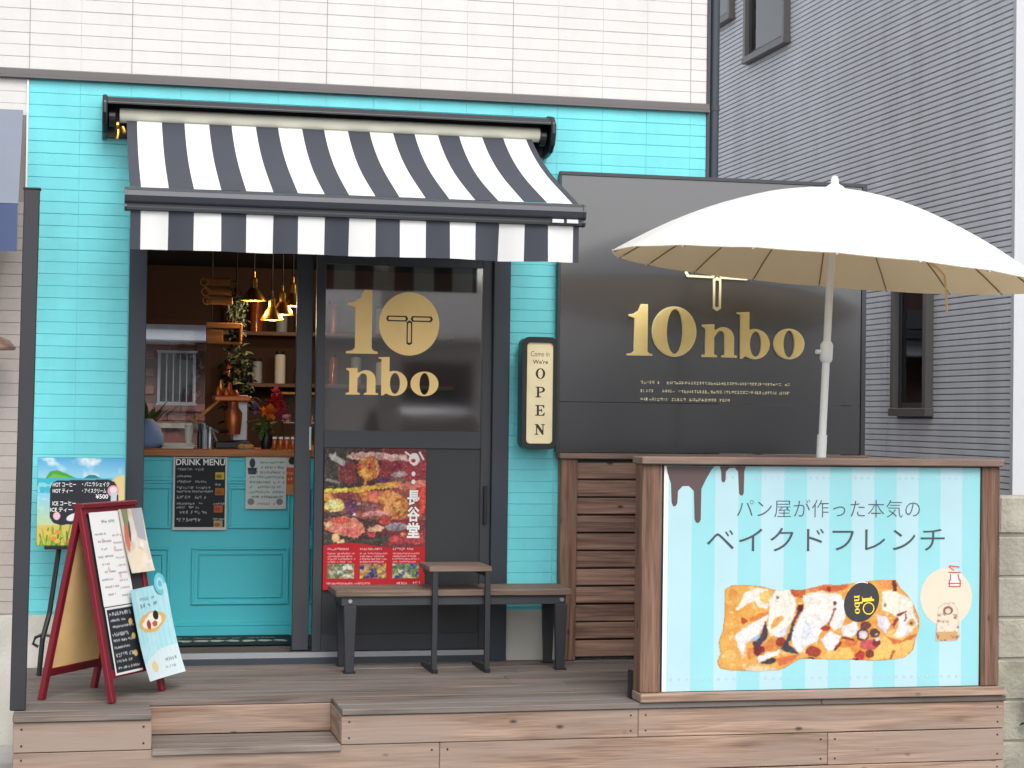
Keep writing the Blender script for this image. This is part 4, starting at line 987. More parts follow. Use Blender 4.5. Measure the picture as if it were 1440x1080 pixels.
c = canvas(150, 154, (150, 214, 240)); X_, Y_ = grid(c)
put(c, (30-Y_)/30, (92, 178, 226)); put(c, (vnoise(150,154,20,3)-.52)*4*(Y_ < 40), (246, 250, 252))
poly(c, [(14,36),(22,24),(34,22),(50,28),(62,34),(76,38),(14,38)], (84, 168, 72)); poly(c, [(18,36),(28,28),(44,32),(60,37)], (120, 190, 84)); poly(c, [(76,38),(88,30),(98,30),(112,38)], (70, 130, 140))
put(c, ((Y_ > 36) & (Y_ < 62)).astype(float), (62, 190, 210)); put(c, ((Y_ > 44) & (vnoise(150,154,8,9) > .6)).astype(float), (180, 232, 236), .7)
put(c, (Y_-70)/60, (214, 224, 150)); ell(c, 140, 60, 26, 30, (238, 214, 150), 30, wob=.3); 
put(c, ((Y_ > 118)).astype(float), (226, 190, 90), .8)
for k in range(60):
    r = random.Random(k); x = r.uniform(0, 150); seg(c, x, 154, x+r.uniform(-10, 10), 154-r.uniform(10, 42), 2.4, [(96,160,50),(150,190,60),(60,130,50)][k % 3], .9)
for k in range(14):
    r = random.Random(90+k); ell(c, r.uniform(10, 140), r.uniform(128, 150), 5, 4, [(236,150,80),(240,196,90),(226,110,110)][k % 3])
poly(c, [(26,44),(34,40),(122,38),(132,42),(138,52),(140,104),(132,112),(40,118),(28,114),(22,104),(22,54)], (48, 50, 58))
ell(c, 130, 58, 10, 10, (236, 170, 190)); rect(c, 126, 60, 136, 84, (206, 220, 226)); ell(c, 130, 56, 6, 5, (246, 226, 232)); ell(c, 34, 102, 6, 7, (240,200,210)); ell(c, 62, 104, 12, 6, (236,236,238), -20)
o = sheet('painting', c, (-.228, -.2625, 1.029), (.417, 0, 0), (0, 0, .428), pb)
for (t, x0, x1, z) in (('HOT コーヒー', -.155, -.045, 1.316), ('HOT ティー', -.155, -.06, 1.284), ('ICE コーヒー', -.155, -.045, 1.224), ('ICE ティー', -.165, -.06, 1.192), ('・バニラシェイク', -.015, .115, 1.318), ('・アイスクリーム', -.015, .10, 1.286), ('¥500', .05, .11, 1.258)):
    place('lettering', text_mesh('lettering', t, (x0, x1, z, z+.022), MT['white'], .012), pb, -.2632)

# ================================================================== COUNTER AND WHAT IS ON IT
ct = thing('serving_counter', 'turquoise panelled serving counter with a wooden top inside the doorway', 'counter', (1.2, .85, .47))
MB().box(.05, 2.6, .66, 1.15, .47, 1.447).build('body', MT['counter'], ct)
piece('counter_top', .03, 2.62, .625, 1.2, 1.448, 1.488, MT['top'], ct, .004)
MB().box(.05, 2.6, .646, .6595, 1.315, 1.335).box(.05, 2.6, .650, .6595, 1.300, 1.314).box(.05, 2.6, .648, .6595, .525, .545).box(.05, 2.6, .640, .6595, .471, .524).box(.05,2.6,.652,.6595,1.425,1.446).build('moulding', MT['counter'], ct, bevel=.002)
def pmould(x0, x1, z0, z1, w=.016, y0=.648):
    MB().box(x0, x1, y0, .6595, z0, z0+w).box(x0, x1, y0, .6595, z1-w, z1).box(x0, x0+w, y0, .6595, z0+w, z1-w).box(x1-w, x1, y0, .6595, z0+w, z1-w).build('panel_moulding', MT['counter'], ct, bevel=.003)
for xa, xb in ((.0+.08, .455), (.57, 1.10), (1.2, 1.75), (1.85, 2.4)):
    pmould(xa, xb, .64, .955); pmould(xa+.035, xb-.035, .675, .92, .010, .652)
for xa, xb in ((.08, .455), (.765, 1.10), (1.2, 2.4)): pmould(xa, xb, 1.055, 1.285, .014)
# menus pinned to the counter
c = canvas(104, 144, (46, 50, 54)); rect(c, 0, 0, 104, 3, (230,230,228)); rect(c, 0, 138, 104, 144, (230,230,228)); rect(c, 0, 0, 4, 144, (230,230,228)); rect(c, 100, 0, 104, 144, (230,230,228))
for k, (y, x1, h) in enumerate(((22,60,5),(36,34,4),(46,62,5),(58,70,5),(66,76,4),(76,64,6),(90,56,4),(97,50,4),(106,66,6),(120,50,7))): scrawl(c, 8, y, x1, h, (218,220,220), 70+k)
for x, y, col in ((90, 37, (232, 214, 80)), (90, 68, (200, 130, 60)), (88, 102, (230, 110, 60)), (88, 132, (214, 190, 140))): rect(c, x-9, y-7, x+8, y+7, col, .9); ell(c, x-2, y+1, 6, 4, (150, 70, 40), a=.6)
scrawl(c, 80, 52, 98, 4, (210,210,210), 5); scrawl(c, 78, 90, 98, 4, (210,210,210), 6); scrawl(c, 78, 120, 98, 4, (210,210,210), 7)
m1 = sheet('drink_menu', c, (0, 0, 0), (.290, 0, 0), (0, 0, .396), None, None, (.464, .640, 1.048))
tag(m1, 'black drink menu poster with white border on the counter front', 'poster')
place('title', text_mesh('title', 'DRINK MENU', (.478, .742, 1.400, 1.434), MT['white'], .02), m1, .6394)
c = canvas(86, 112, (222, 238, 232)); rect(c, 1, 1, 85, 111, (226, 236, 230)); ell(c, 14, 14, 6, 10, (70, 84, 104)); poly(c, [(4,24),(24,24),(22,38),(6,38)], (64, 78, 98))
for k in range(8): scrawl(c, 30 if k < 2 else 8, 10+k*10.5, 78, 5, [(96,140,150),(90,110,110),(150,110,120)][k % 3], 30+k)
ell(c, 12, 96, 7, 7, (120,110,110), a=.7); ell(c, 72, 96, 7, 7, (120,110,110), a=.7); scrawl(c, 26, 98, 60, 5, (206,110,130), 3)
m2 = sheet('white_menu', c, (0, 0, 0), (.222, 0, 0), (0, 0, .286), None, None, (.855, .636, 1.163)); tag(m2, 'pale handwritten menu sheet on the counter front', 'poster')
c = canvas(30, 84, (232, 226, 214)); rect(c, 0, 26, 30, 84, (222, 96, 52)); rect(c, 0, 62, 30, 84, (222, 150, 90)); ell(c, 15, 12, 7, 8, (50,52,56)); scrawl(c, 4, 36, 26, 5, (246,220,200), 3); scrawl(c, 4, 48, 26, 5, (246,220,200), 4)
m3 = sheet('orange_notice', c, (0, 0, 0), (.085, 0, 0), (0, 0, .215), None, None, (1.066, .641, 1.242)); tag(m3, 'narrow orange notice beside the pale menu sheet', 'poster')
c = canvas(150, 60, (34, 33, 33))
for k in range(9): ell(c, 12+k*15.5, 34, 7, 5, (214, 206, 186), 20*(k % 3)-20, wob=.9, seed=k); scrawl(c, 8, 14, 142, 6, (150, 146, 136), 15, gap=.5)
mm = sheet('door_mat', c, (0, 0, 0), (.80, 0, 0), (0, .44, 0), None, None, (.30, .17, .478)); tag(mm, 'dark door mat with pale lettering behind the threshold', 'mat')
TZ = 1.488
# brass pendant lamps
PEND = ((.932, 1.2, 2.337, .072, 'brass pendant lamp hanging highest and nearest over the counter'), (1.037, 1.2, 2.228, .066, 'brass pendant lamp hanging lowest of the four'),
        (1.102, 1.25, 2.263, .066, 'brass pendant lamp third from the left'), (1.168, 1.3, 2.318, .064, 'brass pendant lamp farthest right by the door stile'))
for (x, y, z, r, lb) in PEND:
    pt = thing('pendant_lamp', lb, 'lamp', (x, y, z), 'pendant lamps over the counter')
    MB().lathe([(r, z), (r*.98, z+.006), (r*.62, z+.045), (r*.38, z+.07), (r*.30, z+.075), (r*.28, z+.125), (r*.12, z+.135), (r*.10, z+.17)], (x, y, 0), 24, cap=False).build('shade', MT['brass'], pt, smooth='auto')
    ld = bpy.data.lights.new('pendant_light', 'POINT'); ld.energy = 2.6; ld.color = (1, .74, .45); ld.shadow_soft_size = .03
    lo = bpy.data.objects.new('pendant_light', ld); COL.objects.link(lo); lo.parent = pt; lo.location = (0, 0, -.01)
    MB().tube([(x, y, z+.16), (x, y, 2.66)], .0035, 6).build('cord', MT['black'], pt)
    MB().lathe([(.0, z+.012), (.016, z+.018), (.022, z+.034), (.012, z+.06)], (x, y, 0), 12).build('bulb', emit('warm_bulb', (1, .72, .38, 1), 9), pt, smooth=True)
dl = thing('ceiling_downlight', 'small lit round downlight in the dark shop ceiling', 'lamp', (1.70, 1.3, 2.65))
MB().lathe([(.04, 2.646), (.04, 2.659)], (1.70, 1.3, 0), 16).build('trim', MT['black'], dl)
MB().lathe([(.028, 2.642), (.028, 2.6455)], (1.70, 1.3, 0), 16).build('lens', emit('downlight', (1, .85, .65, 1), 25), dl)
ld = bpy.data.lights.new('downlight', 'POINT'); ld.energy = 7.0; ld.color = (1, .82, .6); ld.shadow_soft_size = .03
lo = bpy.data.objects.new('downlight', ld); COL.objects.link(lo); lo.parent = dl; lo.location = (0, 0, -.04)
# hanging rolls
rl = thing('hanging_rolls', 'bundle of three pale rolled straw tubes hung under the dark ceiling', 'decoration', (.72, 1.2, 2.38))
for k, z in enumerate((2.44, 2.385, 2.335)):
    MB().lathe([(.02, -.08), (.026, -.078), (.026, .07), (.02, .072)], (.725+k*.006, 1.2, z), 14, axis='x').build('roll', MT['crate'], rl, smooth='auto')
    MB().lathe([(.017, -.006), (.026, -.006), (.026, .006), (.017, .006)], (.646+k*.008, 1.165, z-.005), 16, axis='y', cap=False).build('ring', MT['bread'], rl)
MB().tube([(.69, 1.2, 2.46), (.69, 1.2, 2.66)], .003, 6).build('string', MT['black'], rl)
def leafy(name, mat_, parent, c, n, spread, size, seed, droop=0.3):
    r = random.Random(seed); mb = MB()
    for k in range(n):
        d = Vector((r.gauss(0, 1), r.gauss(0, 1), r.gauss(0, 1))).normalized()
        p = Vector(c)+Vector((d.x*spread[0], d.y*spread[1], d.z*spread[2]))*(r.random()**.4)
        t = Vector((r.gauss(0, 1), r.gauss(0, 1), r.gauss(-droop, .7))).normalized(); s = t.cross(Vector((r.random()-.5, r.random()-.5, 1))).normalized(); L = size*r.uniform(.6, 1.3)
        up = s.cross(t)*L*.12
        mb.add([p, p+t*L*.5+s*L*.22+up, p+t*L, p+t*L*.5-s*L*.22+up], [(0,1,2),(0,2,3)])
    return mb.build(name, mat_, parent)
hp_ = thing('hanging_plant', 'dark trailing plant hanging beside the pendant lamps', 'plant', (.84, 1.3, 2.3))
leafy('leaves', MT['leafd'], hp_, (.84, 1.3, 2.26), 220, (.06, .06, .2), .05, 3, .8)
MB().tube([(.84, 1.3, 2.2), (.84, 1.3, 2.66)], .004, 6).build('stem', MT['leafd'], hp_)
wc = thing('wooden_crate', 'small pale wooden crate fixed to the dark wall shelf', 'crate', (.77, 1.25, 2.14))
for a in ((.665,.865,1.2,1.215,2.175,2.205),(.665,.76,1.2,1.215,2.085,2.165),(.668,.868,1.215,1.33,2.085,2.097),(.855,.868,1.2,1.33,2.10,2.20)): piece('board', *a, MT['crate'], wc, .002)
MB().tube([(.70, 1.28, 2.2), (.70, 1.28, 2.66)], .004, 6).build('hanger', MT['black'], wc)
# coffee machine
cf = thing('espresso_machine', 'copper coloured espresso machine standing on the wooden counter', 'coffee machine', (.80, .95, TZ))
MB().box(.70, .90, .86, 1.06, TZ, TZ+.04).build('drip_tray', MT['black'], cf, bevel=.006)
MB().box(.80, .89, .95, 1.06, TZ+.04, TZ+.30).build('column', MT['steel'], cf, bevel=.008)
MB().box(.69, .90, .85, 1.06, TZ+.262, TZ+.295).build('head', MT['copper'], cf, bevel=.008)
for k, (x, y, h, r) in enumerate(((.715, .90, .05, .022), (.762, .91, .045, .024), (.735, .97, .09, .02), (.81, .93, .03, .026), (.785, 1.0, .075, .018))):
    MB().lathe([(r, .296), (r*1.05, .30), (r*.8, .296+h*.7), (r*.55, .296+h), (r*.5, .296+h)], (x, y, TZ), 14).build('cup', MT['copper'] if k != 2 else MT['brass'], cf, smooth='auto')
MB().lathe([(.04, .08), (.045, .12), (.05, .2), (.03, .23), (.025, .26)], (.80, .87, TZ), 18).build('group_head', MT['copper'], cf, smooth='auto')
MB().tube([(.72, .86, TZ+.27), (.64, .84, TZ+.20), (.575, .83, TZ+.145)], .009, 8).build('lever', MT['crate'], cf)
MB().tube([(.78, .85, TZ+.10), (.72, .83, TZ+.095)], .01, 8).build('portafilter', MT['black'], cf)
rk = thing('wire_rack', 'grey wire rack with driftwood grips left of the coffee machine', 'rack', (.66, .86, TZ))
for k in range(6): MB().tube([(.575+k*.02, .84, TZ+.15-k*.006), (.60+k*.022, .86, TZ+.10-k*.012)], .006, 6).build('wire', MT['steel'], rk)
MB().tube([(.565, .84, TZ+.158), (.72, .88, TZ+.09)], .008, 8).build('rail', MT['steel'], rk)
MB().tube([(.66, .87, TZ), (.66, .87, TZ+.115)], .008, 8).build('stand', MT['steel'], rk)
for k, (x, y, h, m_, lb) in enumerate(((.612, .80, .125, 'black', 'black bottle left of the grey bottles on the counter'), (.640, .80, .14, 'palegrey', 'pale grey slim bottle on the counter'), (.668, .80, .12, 'steel', 'steel grey bottle beside the coffee machine'))):
    b = thing('bottle', lb, 'bottle', (x, y, TZ))
    MB().lathe([(.013, 0), (.0135, h*.7), (.006, h*.82), (.0055, h)], (x, y, TZ), 14).build('body', MT[m_], b, smooth='auto')
    MB().lathe([(.0065, h), (.0065, h+.012)], (x, y, TZ), 10).build('cap', MT['black'], b)
# flowers
fl = thing('flower_bouquet', 'bouquet of red, orange and purple flowers in a dark vase on the counter', 'flowers', (1.0, .85, TZ))
MB().lathe([(.028, 0), (.034, .03), (.03, .075), (.022, .10), (.026, .115)], (.985, .86, TZ), 18).build('vase', MT['black'], fl, smooth='auto')
leafy('leaves', MT['leaf'], fl, (.975, .85, TZ+.12), 70, (.05, .04, .06), .055, 8, .5)
MB().tube([(.985, .86, TZ+.1), (.94, .84, TZ+.165), (.87, .82, TZ+.148)], .005, 6).build('stem', MT['leaf'], fl)
def bloom(c, r, col, seed, n=16):
    rr = random.Random(seed); mb = MB(); c = Vector(c)
    for k in range(n):
        d = Vector((rr.gauss(0, 1), rr.gauss(-.5, .8), rr.gauss(.3, .9))).normalized(); s = d.cross(Vector((0, .3, 1))).normalized(); L = r*rr.uniform(.7, 1.15)
        mb.add([c, c+d*L*.55+s*L*.32, c+d*L, c+d*L*.55-s*L*.32], [(0,1,2),(0,2,3)])
    mb.build('bloom', mat('petal', col, .6, var=.2, scale=40), fl)
for k, (x, z, r, col) in enumerate(((1.005, .205, .055, S(236,120,30)), (.965, .21, .04, S(240,150,40)), (1.035, .275, .055, S(196,24,52)), (1.03, .32, .04, S(226,90,120)), (1.06, .19, .05, S(176,30,90)), (.925, .225, .045, S(120,84,140)), (1.075, .235, .035, S(160,40,60)), (1.09, .17, .035, S(226,190,190)), (1.0, .255, .04, S(150,20,40)))):
    bloom((x, .83+.01*(k % 3), TZ+z), r, col, 50+k)
# glass case, jars, plate
gcx = thing('pastry_case', 'small glass pastry case at the right end of the counter', 'display case', (1.17, .98, TZ))
MB().box(1.08, 1.30, .93, .936, TZ+.02, TZ+.31).box(1.08, 1.086, .94, 1.15, TZ+.02, TZ+.31).build('pane', MT['clear'], gcx)
MB().box(1.075, 1.305, .925, 1.155, TZ, TZ+.02).box(1.075, 1.305, .925, 1.155, TZ+.31, TZ+.322).build('frame', MT['brass'], gcx)
MB().box(1.09, 1.30, .94, 1.15, TZ+.145, TZ+.152).build('shelf', MT['paper'], gcx)
for k in range(6):
    x, z = 1.115+(k % 3)*.06, TZ+(.021 if k < 3 else .153)
    b = MB().lathe([(.0, .0), (.026, .002), (.03, .02), (.02, .04), (.0, .046)], (x, 1.0, z), 12, sx=1.0, sy=1.3).mesh('bread_roll', MT['bread'], (x, 1.0, z), 'auto')
    o = link('bread_roll', b, None, (x, 1.0, z)); tag(o, 'bread roll on the ' + ('lower' if k < 3 else 'upper') + ' shelf of the glass case, ' + ('left', 'middle', 'right')[k % 3], 'bread', 'bread rolls in the case')
for k in range(5):
    x = 1.02+k*.034; j = thing('amber_jar', ('leftmost', 'second', 'middle', 'fourth', 'rightmost')[k]+' of the amber jars at the right of the counter', 'jar', (x, .74, TZ), 'amber jars on the counter')
    MB().lathe([(.013, 0), (.0145, .004), (.0145, .05), (.011, .058)], (x, .74, TZ), 14).build('glass_body', MT['amber'], j, smooth='auto')
    MB().lathe([(.0125, .058), (.0125, .07)], (x, .74, TZ), 12).build('lid', MT['paper'], j)
plt = thing('bread_plate', 'plate of small golden pastries in front of the coffee machine', 'plate', (.86, .72, TZ))
MB().lathe([(.03, 0), (.05, .008), (.052, .010)], (.86, .72, TZ), 20).build('plate', MT['paper'], plt, smooth='auto')
for k in range(4): MB().lathe([(.0, .0), (.016, .004), (.016, .012), (.0, .022)], (.835+k*.017, .715+.012*(k % 2), TZ+.009), 10, sx=1.2).build('pastry', MT['bread'], plt, smooth=True)
bd = thing('cloth_bundle', 'pale blue cloth bundle at the left end of the counter', 'cloth', (.34, .85, TZ))
MB().lathe([(.07, 0), (.085, .03), (.08, .08), (.055, .13), (.02, .16), (.0, .163)], (.335, .85, TZ), 18, sx=1.0, sy=.8).build('cloth', MT['bluecloth'], bd, smooth=True)
ppile = thing('paper_stack', 'loose stack of white paper bags lying on the counter', 'paper', (.48, .8, TZ))
for k in range(6): 
    o = piece('bag', .405+.006*(k % 3), .575+.008*(k % 2), .72, .86, TZ+.001+k*.005, TZ+.0045+k*.005, MT['paper'], ppile, .001); o.rotation_euler.z = RNG.uniform(-.12, .12)
pln = thing('potted_plant', 'green spiky leafed plant at the left of the serving window', 'plant', (.33, 1.2, TZ))
MB().lathe([(.04, 0), (.055, .09), (.05, .09)], (.345, 1.1, TZ), 16).build('pot', MT['black'], pln)
r_ = random.Random(4); mb = MB()
for k in range(26):
    a = r_.uniform(0, 6.28); L = r_.uniform(.14, .26); d = Vector((math.cos(a)*.5, math.sin(a)*.5, r_.uniform(.5, 1.0))).normalized(); s = Vector((-math.sin(a), math.cos(a), 0)); p = Vector((.345, 1.1, TZ+.09))
    mb.add([p-s*.006, p+s*.006, p+d*L*.6+s*.014, p+d*L+Vector((0,0,-.03)), p+d*L*.6-s*.014], [(0,1,2,3,4)])
mb.build('leaves', MT['leaf'], pln)

# ================================================================== RED POSTER ON THE DOOR
PW, PH = 214, 300
c = canvas(PW, PH, (70, 44, 40)); X_, Y_ = grid(c); k_ = PW/655.0; kx = lambda x: (x-80)*k_; ky = lambda y: (y-95)*(PH/930.0)
na, nb = vnoise(PW, PH, 40, 2), vnoise(PW, PH, 14, 6)
C_ = Brush(c, (.2123, -9.2, .2104, -7.6), 3.0, 12); G_ = dict(grain=.34, rim=.25)
put(c, (X_ > 120)*(na+.1), (150, 50, 58))
for f_, args in ((C_.poly, ([(30,30),(330,30),(300,420),(30,430)], (62,60,56))), (C_.poly, ([(180,180),(340,180),(370,390),(190,390)], (124,52,54))), (C_.poly, ([(600,150),(1060,120),(1060,380),(580,380)], (146,52,60))),
    (C_.poly, ([(250,110),(400,70),(850,95),(880,165),(600,155),(300,155)], (238,182,174))), (C_.seg, (90,110,240,200,54, (192,186,180))), (C_.seg, (150,80,110,160,24, (214,210,206))), (C_.seg, (60,360,200,380,26, (150,146,140))),
    (C_.ell, (480,240,112,128, (204,110,62))), (C_.ell, (455,280,66,66, (242,164,70))), (C_.seg, (480,190,500,250,30, (196,40,44))), (C_.seg, (390,190,380,260,24, (176,50,48))), (C_.seg, (560,160,570,300,12, (250,206,150))), (C_.ell, (420,150,34,20, (244,190,100))), (C_.seg, (450,350,440,420,30, (226,140,70))),
    (C_.ell, (620,352,74,26, (84,54,92))), (C_.ell, (780,300,84,30, (176,156,156))), (C_.ell, (770,352,90,18, (112,92,74))),
    (C_.poly, ([(40,455),(380,430),(550,395),(740,372),(870,372),(870,430),(600,445),(400,485),(40,495)], (240,176,72))), (C_.poly, ([(40,450),(370,428),(380,450),(40,475)], (238,226,84))), (C_.poly, ([(740,380),(1050,355),(1050,455),(800,455)], (226,122,102))),
    (C_.poly, ([(40,495),(400,485),(700,450),(1050,455),(1050,760),(40,760)], (150,74,62))), (C_.poly, ([(380,480),(700,460),(620,600),(420,560)], (222,124,70))), (C_.poly, ([(170,480),(330,480),(360,560),(260,600),(190,560)], (132,60,62))), (C_.ell, (545,512,72,38, (222,102,92))),
    (C_.ell, (80,530,54,40, (238,162,74))), (C_.ell, (150,612,100,68, (247,228,126))), (C_.ell, (130,600,50,30, (252,246,176))), (C_.ell, (320,630,70,78, (94,54,82))), (C_.ell, (385,602,25,25, (204,194,174))), (C_.ell, (480,620,90,40, (128,80,84))),
    (C_.poly, ([(560,520),(740,470),(870,560),(870,720),(720,765),(620,690),(650,600)], (238,154,84))), (C_.ell, (790,640,80,100, (186,98,46))), (C_.ell, (770,610,46,44, (234,160,92))), (C_.ell, (800,670,36,44, (242,172,84))), (C_.ell, (785,690,20,24, (150,70,30))),
    (C_.poly, ([(420,690),(560,660),(740,685),(620,722),(440,722)], (232,154,152))), (C_.poly, ([(40,680),(250,680),(400,745),(620,750),(560,785),(300,745),(40,745)], (74,60,54))), (C_.ell, (345,705,17,17, (246,240,232))), (C_.poly, ([(600,740),(720,720),(700,800),(580,800)], (196,66,60))),
    (C_.poly, ([(40,880),(200,930),(400,965),(600,945),(680,880),(720,960),(640,990),(40,1000)], (62,62,56))), (C_.poly, ([(50,790),(200,720),(350,740),(440,800),(460,880),(380,940),(230,920),(60,860)], (234,134,108))), (C_.poly, ([(120,770),(200,725),(310,745),(280,790),(180,800)], (228,84,68))), (C_.poly, ([(200,850),(420,840),(400,910),(260,910)], (214,98,90))), (C_.ell, (90,800,50,30, (248,186,146))),
    (C_.poly, ([(470,850),(560,810),(650,830),(600,880),(500,882)], (247,184,142))), (C_.poly, ([(460,880),(560,890),(550,940),(480,920)], (194,64,72))), (C_.ell, (770,830,120,42, (152,142,150))), (C_.poly, ([(690,920),(1050,870),(1050,1000),(680,1000)], (184,60,66))), (C_.ell, (830,905,24,18, (246,160,104))), (C_.ell, (760,950,30,24, (226,90,80))), (C_.ell, (960,910,34,40, (240,140,96))),
    (C_.ell, (165,940,36,46, (250,184,124))), (C_.ell, (215,980,46,24, (252,204,150))), (C_.poly, ([(960,430),(1050,420),(1050,700),(980,700)], (218,64,54)))): f_(*args, **(G_ if f_ != C_.seg else {}))
c[:] = np.clip(blur(c, 1), 0, 1)**.86; sp_ = vnoise(PW, PH, 3, 31); put(c, (sp_-.6)*3, (255, 232, 206), .45); put(c, (.4-sp_)*3, (60, 20, 20), .4)
yb = ky(735); rr_ = (Y_ > yb-6*np.sin(X_*.03))
put(c, rr_.astype(float), (196, 38, 48)); put(c, (rr_*(na-.4)), (220, 60, 64), .7)
for j, x in enumerate((110, 315, 525)):
    scrawl(c, kx(x), ky(750), kx(x+130), 5, (246,220,214), 200+j, gap=.1)
    for q_ in range(4): scrawl(c, kx(x), ky(782+q_*18), kx(x+170-20*(q_ % 2)), 3.4, (240,206,204), 210+j*5+q_, .8, .1)
    cols = ([(96,110,70),(236,236,226),(150,120,70)], [(60,60,110),(238,200,80),(196,120,60)], [(96,130,70),(236,214,160),(60,70,150)])[j]
    rect(c, kx(x), ky(855), kx(x+170), ky(952), cols[0]); nz_ = vnoise(PW, PH, 9, 300+j); box_ = (X_ > kx(x)) & (X_ < kx(x+170)) & (Y_ > ky(855)) & (Y_ < ky(952))
    put(c, box_*(nz_-.42)*3.5, cols[1]); put(c, box_*(vnoise(PW, PH, 7, 330+j)-.5)*3.5, cols[2]); put(c, box_*(vnoise(PW, PH, 4, 350+j)-.5)*2, (240, 232, 216), .7)
scrawl(c, kx(105), ky(976), kx(380), 4, (240,210,206), 7, gap=.1); scrawl(c, kx(555), ky(974), kx(690), 6, (250,240,236), 8, gap=.4)
ell(c, kx(655), ky(165), 12, 13, (250, 246, 244), wob=.3); seg(c, kx(600), ky(120), kx(640), ky(150), 4, (250,246,244)); seg(c, kx(690), ky(120), kx(715), ky(165), 4, (250,246,244)); ell(c, kx(650), ky(175), 5, 4, (200,60,60)); ell(c, kx(652), ky(262), 4, 5, (250,246,244)); ell(c, kx(652), ky(315), 4, 5, (250,246,244))
rp = sheet('red_poster', c, (0, 0, 0), (.535, 0, 0), (0, 0, .735), None, None, (1.208, .0075, .777), curl=.004); tag(rp, 'large red food poster with white characters on the dark door', 'poster')
for t, z in (('長', 1.215), ('谷', 1.130), ('堂', 1.045)):
    place('character', text_mesh('character', t, (1.645, 1.712, z, z+.08), MT['white'], .03), rp, .0045)

# ================================================================== LEFT EDGE
ps = thing('steel_post', 'tall dark grey square steel post at the left end of the deck', 'post', (-.267, -1.36, .4))
MB().bar((-.267, -1.36, .402), (-.245, -1.36, 2.64), .066, .066, (0, 1, 0)).build('shaft', MT['post'], ps, bevel=.004)
MB().box(-.282, -.208, -1.397, -1.323, 2.638, 2.646).build('top_cap', MT['post'], ps, bevel=.002)
bc_ = thing('blue_canopy', 'faded blue fabric canopy of the neighbouring unit at the left edge', 'awning', (-1.4, 0, 2.9))
MB().add([(-2.6,-.02,3.19),(-.335,-.02,3.19),(-.335,-.45,2.675),(-2.6,-.45,2.675),(-2.6,-.02,3.18),(-.335,-.02,3.18),(-.335,-.44,2.67),(-2.6,-.44,2.67)],[(0,1,2,3),(7,6,5,4),(0,4,5,1),(1,5,6,2),(2,6,7,3),(3,7,4,0)]).build('cover', MT['bluecan'], bc_)
mb = MB(); n_ = 60; vs_ = []
for i in range(n_+1):
    x = -2.6+2.262*i/n_; w_ = .008*math.sin(x*40); vs_ += [(x, -.452+w_*.3, 2.672), (x, -.452+w_, 2.445)]
mb.add(vs_, [(2*i, 2*i+1, 2*i+3, 2*i+2) for i in range(n_)]); mb.build('valance', MT['bluedk'], bc_, smooth=True)
ll = thing('wall_lamp', 'brown dome wall lamp at the far left edge', 'lamp', (-.46, -.2, 2.0))
MB().lathe([(.115, 0), (.118, .012), (.09, .045), (.04, .065), (.015, .07)], (-.462, -.2, 1.982), 24).build('shade', MT['slat'], ll, smooth='auto')
MB().tube([(-.462, -.2, 2.05), (-.462, -.18, 2.13), (-.462, -.06, 2.15), (-.462, -.004, 2.13)], .009, 8).build('arm', MT['black'], ll)

# ================================================================== GREY HOUSE
gh = thing('grey_house', 'neighbouring house clad in fine ribbed grey siding with white front', 'house', (6.5, 3, 0))
GX = 5.2
sw = MB().box(GX+.014, GX+.2, .20, 8, 0, 7.2).build('side_wall', MT['greyback'], gh)
MB().box(GX+.014, 10, .172, .199, 0, 7.2).build('front_wall', MT['whitewall'], gh)
MB().box(GX-.012, GX+.013, .168, .205, 0, 7.2).build('corner_trim', MT['whitewall'], gh)
MB().box(GX+.2, 10, .2, 8, 7.0, 7.2).build('roof', MT['roof'], gh)
cb_ = MB(); pitch = .0372; cols_ = (.206, 1.945, 4.70, 7.9)
wins = ((1.25, 1.785, 1.735, 2.72), (3.79, 4.715, 4.585, 5.75), (5.06, 5.75, 5.03, 5.8))
r_ = random.Random(9)
for i in range(188):
    z0 = .15+i*pitch
    for a, b in zip(cols_[:-1], cols_[1:]):
        segs = [(a+.003, b-.003)]
        for (wy0, wy1, wz0, wz1) in wins:
            if z0+pitch > wz0 and z0 < wz1:
                ns = []
                for (p, q_) in segs:
                    if q_ <= wy0 or p >= wy1: ns.append((p, q_))
                    else:
                        if p < wy0: ns.append((p, wy0))
                        if q_ > wy1: ns.append((wy1, q_))
                segs = ns
        for (p, q_) in segs:
            # a rib: sloping face standing proud at its lower edge
            h = pitch
            cb_.add([(GX+.012, p, z0), (GX+.004, p, z0+.004), (GX+.004, p, z0+h*.82), (GX+.012, p, z0+h*.91), (GX+.012, q_, z0), (GX+.004, q_, z0+.004), (GX+.004, q_, z0+h*.82), (GX+.012, q_, z0+h*.91)],
                    [(0,1,5,4),(1,2,6,5),(2,3,7,6),(0,3,2,1),(4,5,6,7)])
o = cb_.build('siding_ribs', MT['grey'], sw); o['kind'] = 'stuff'
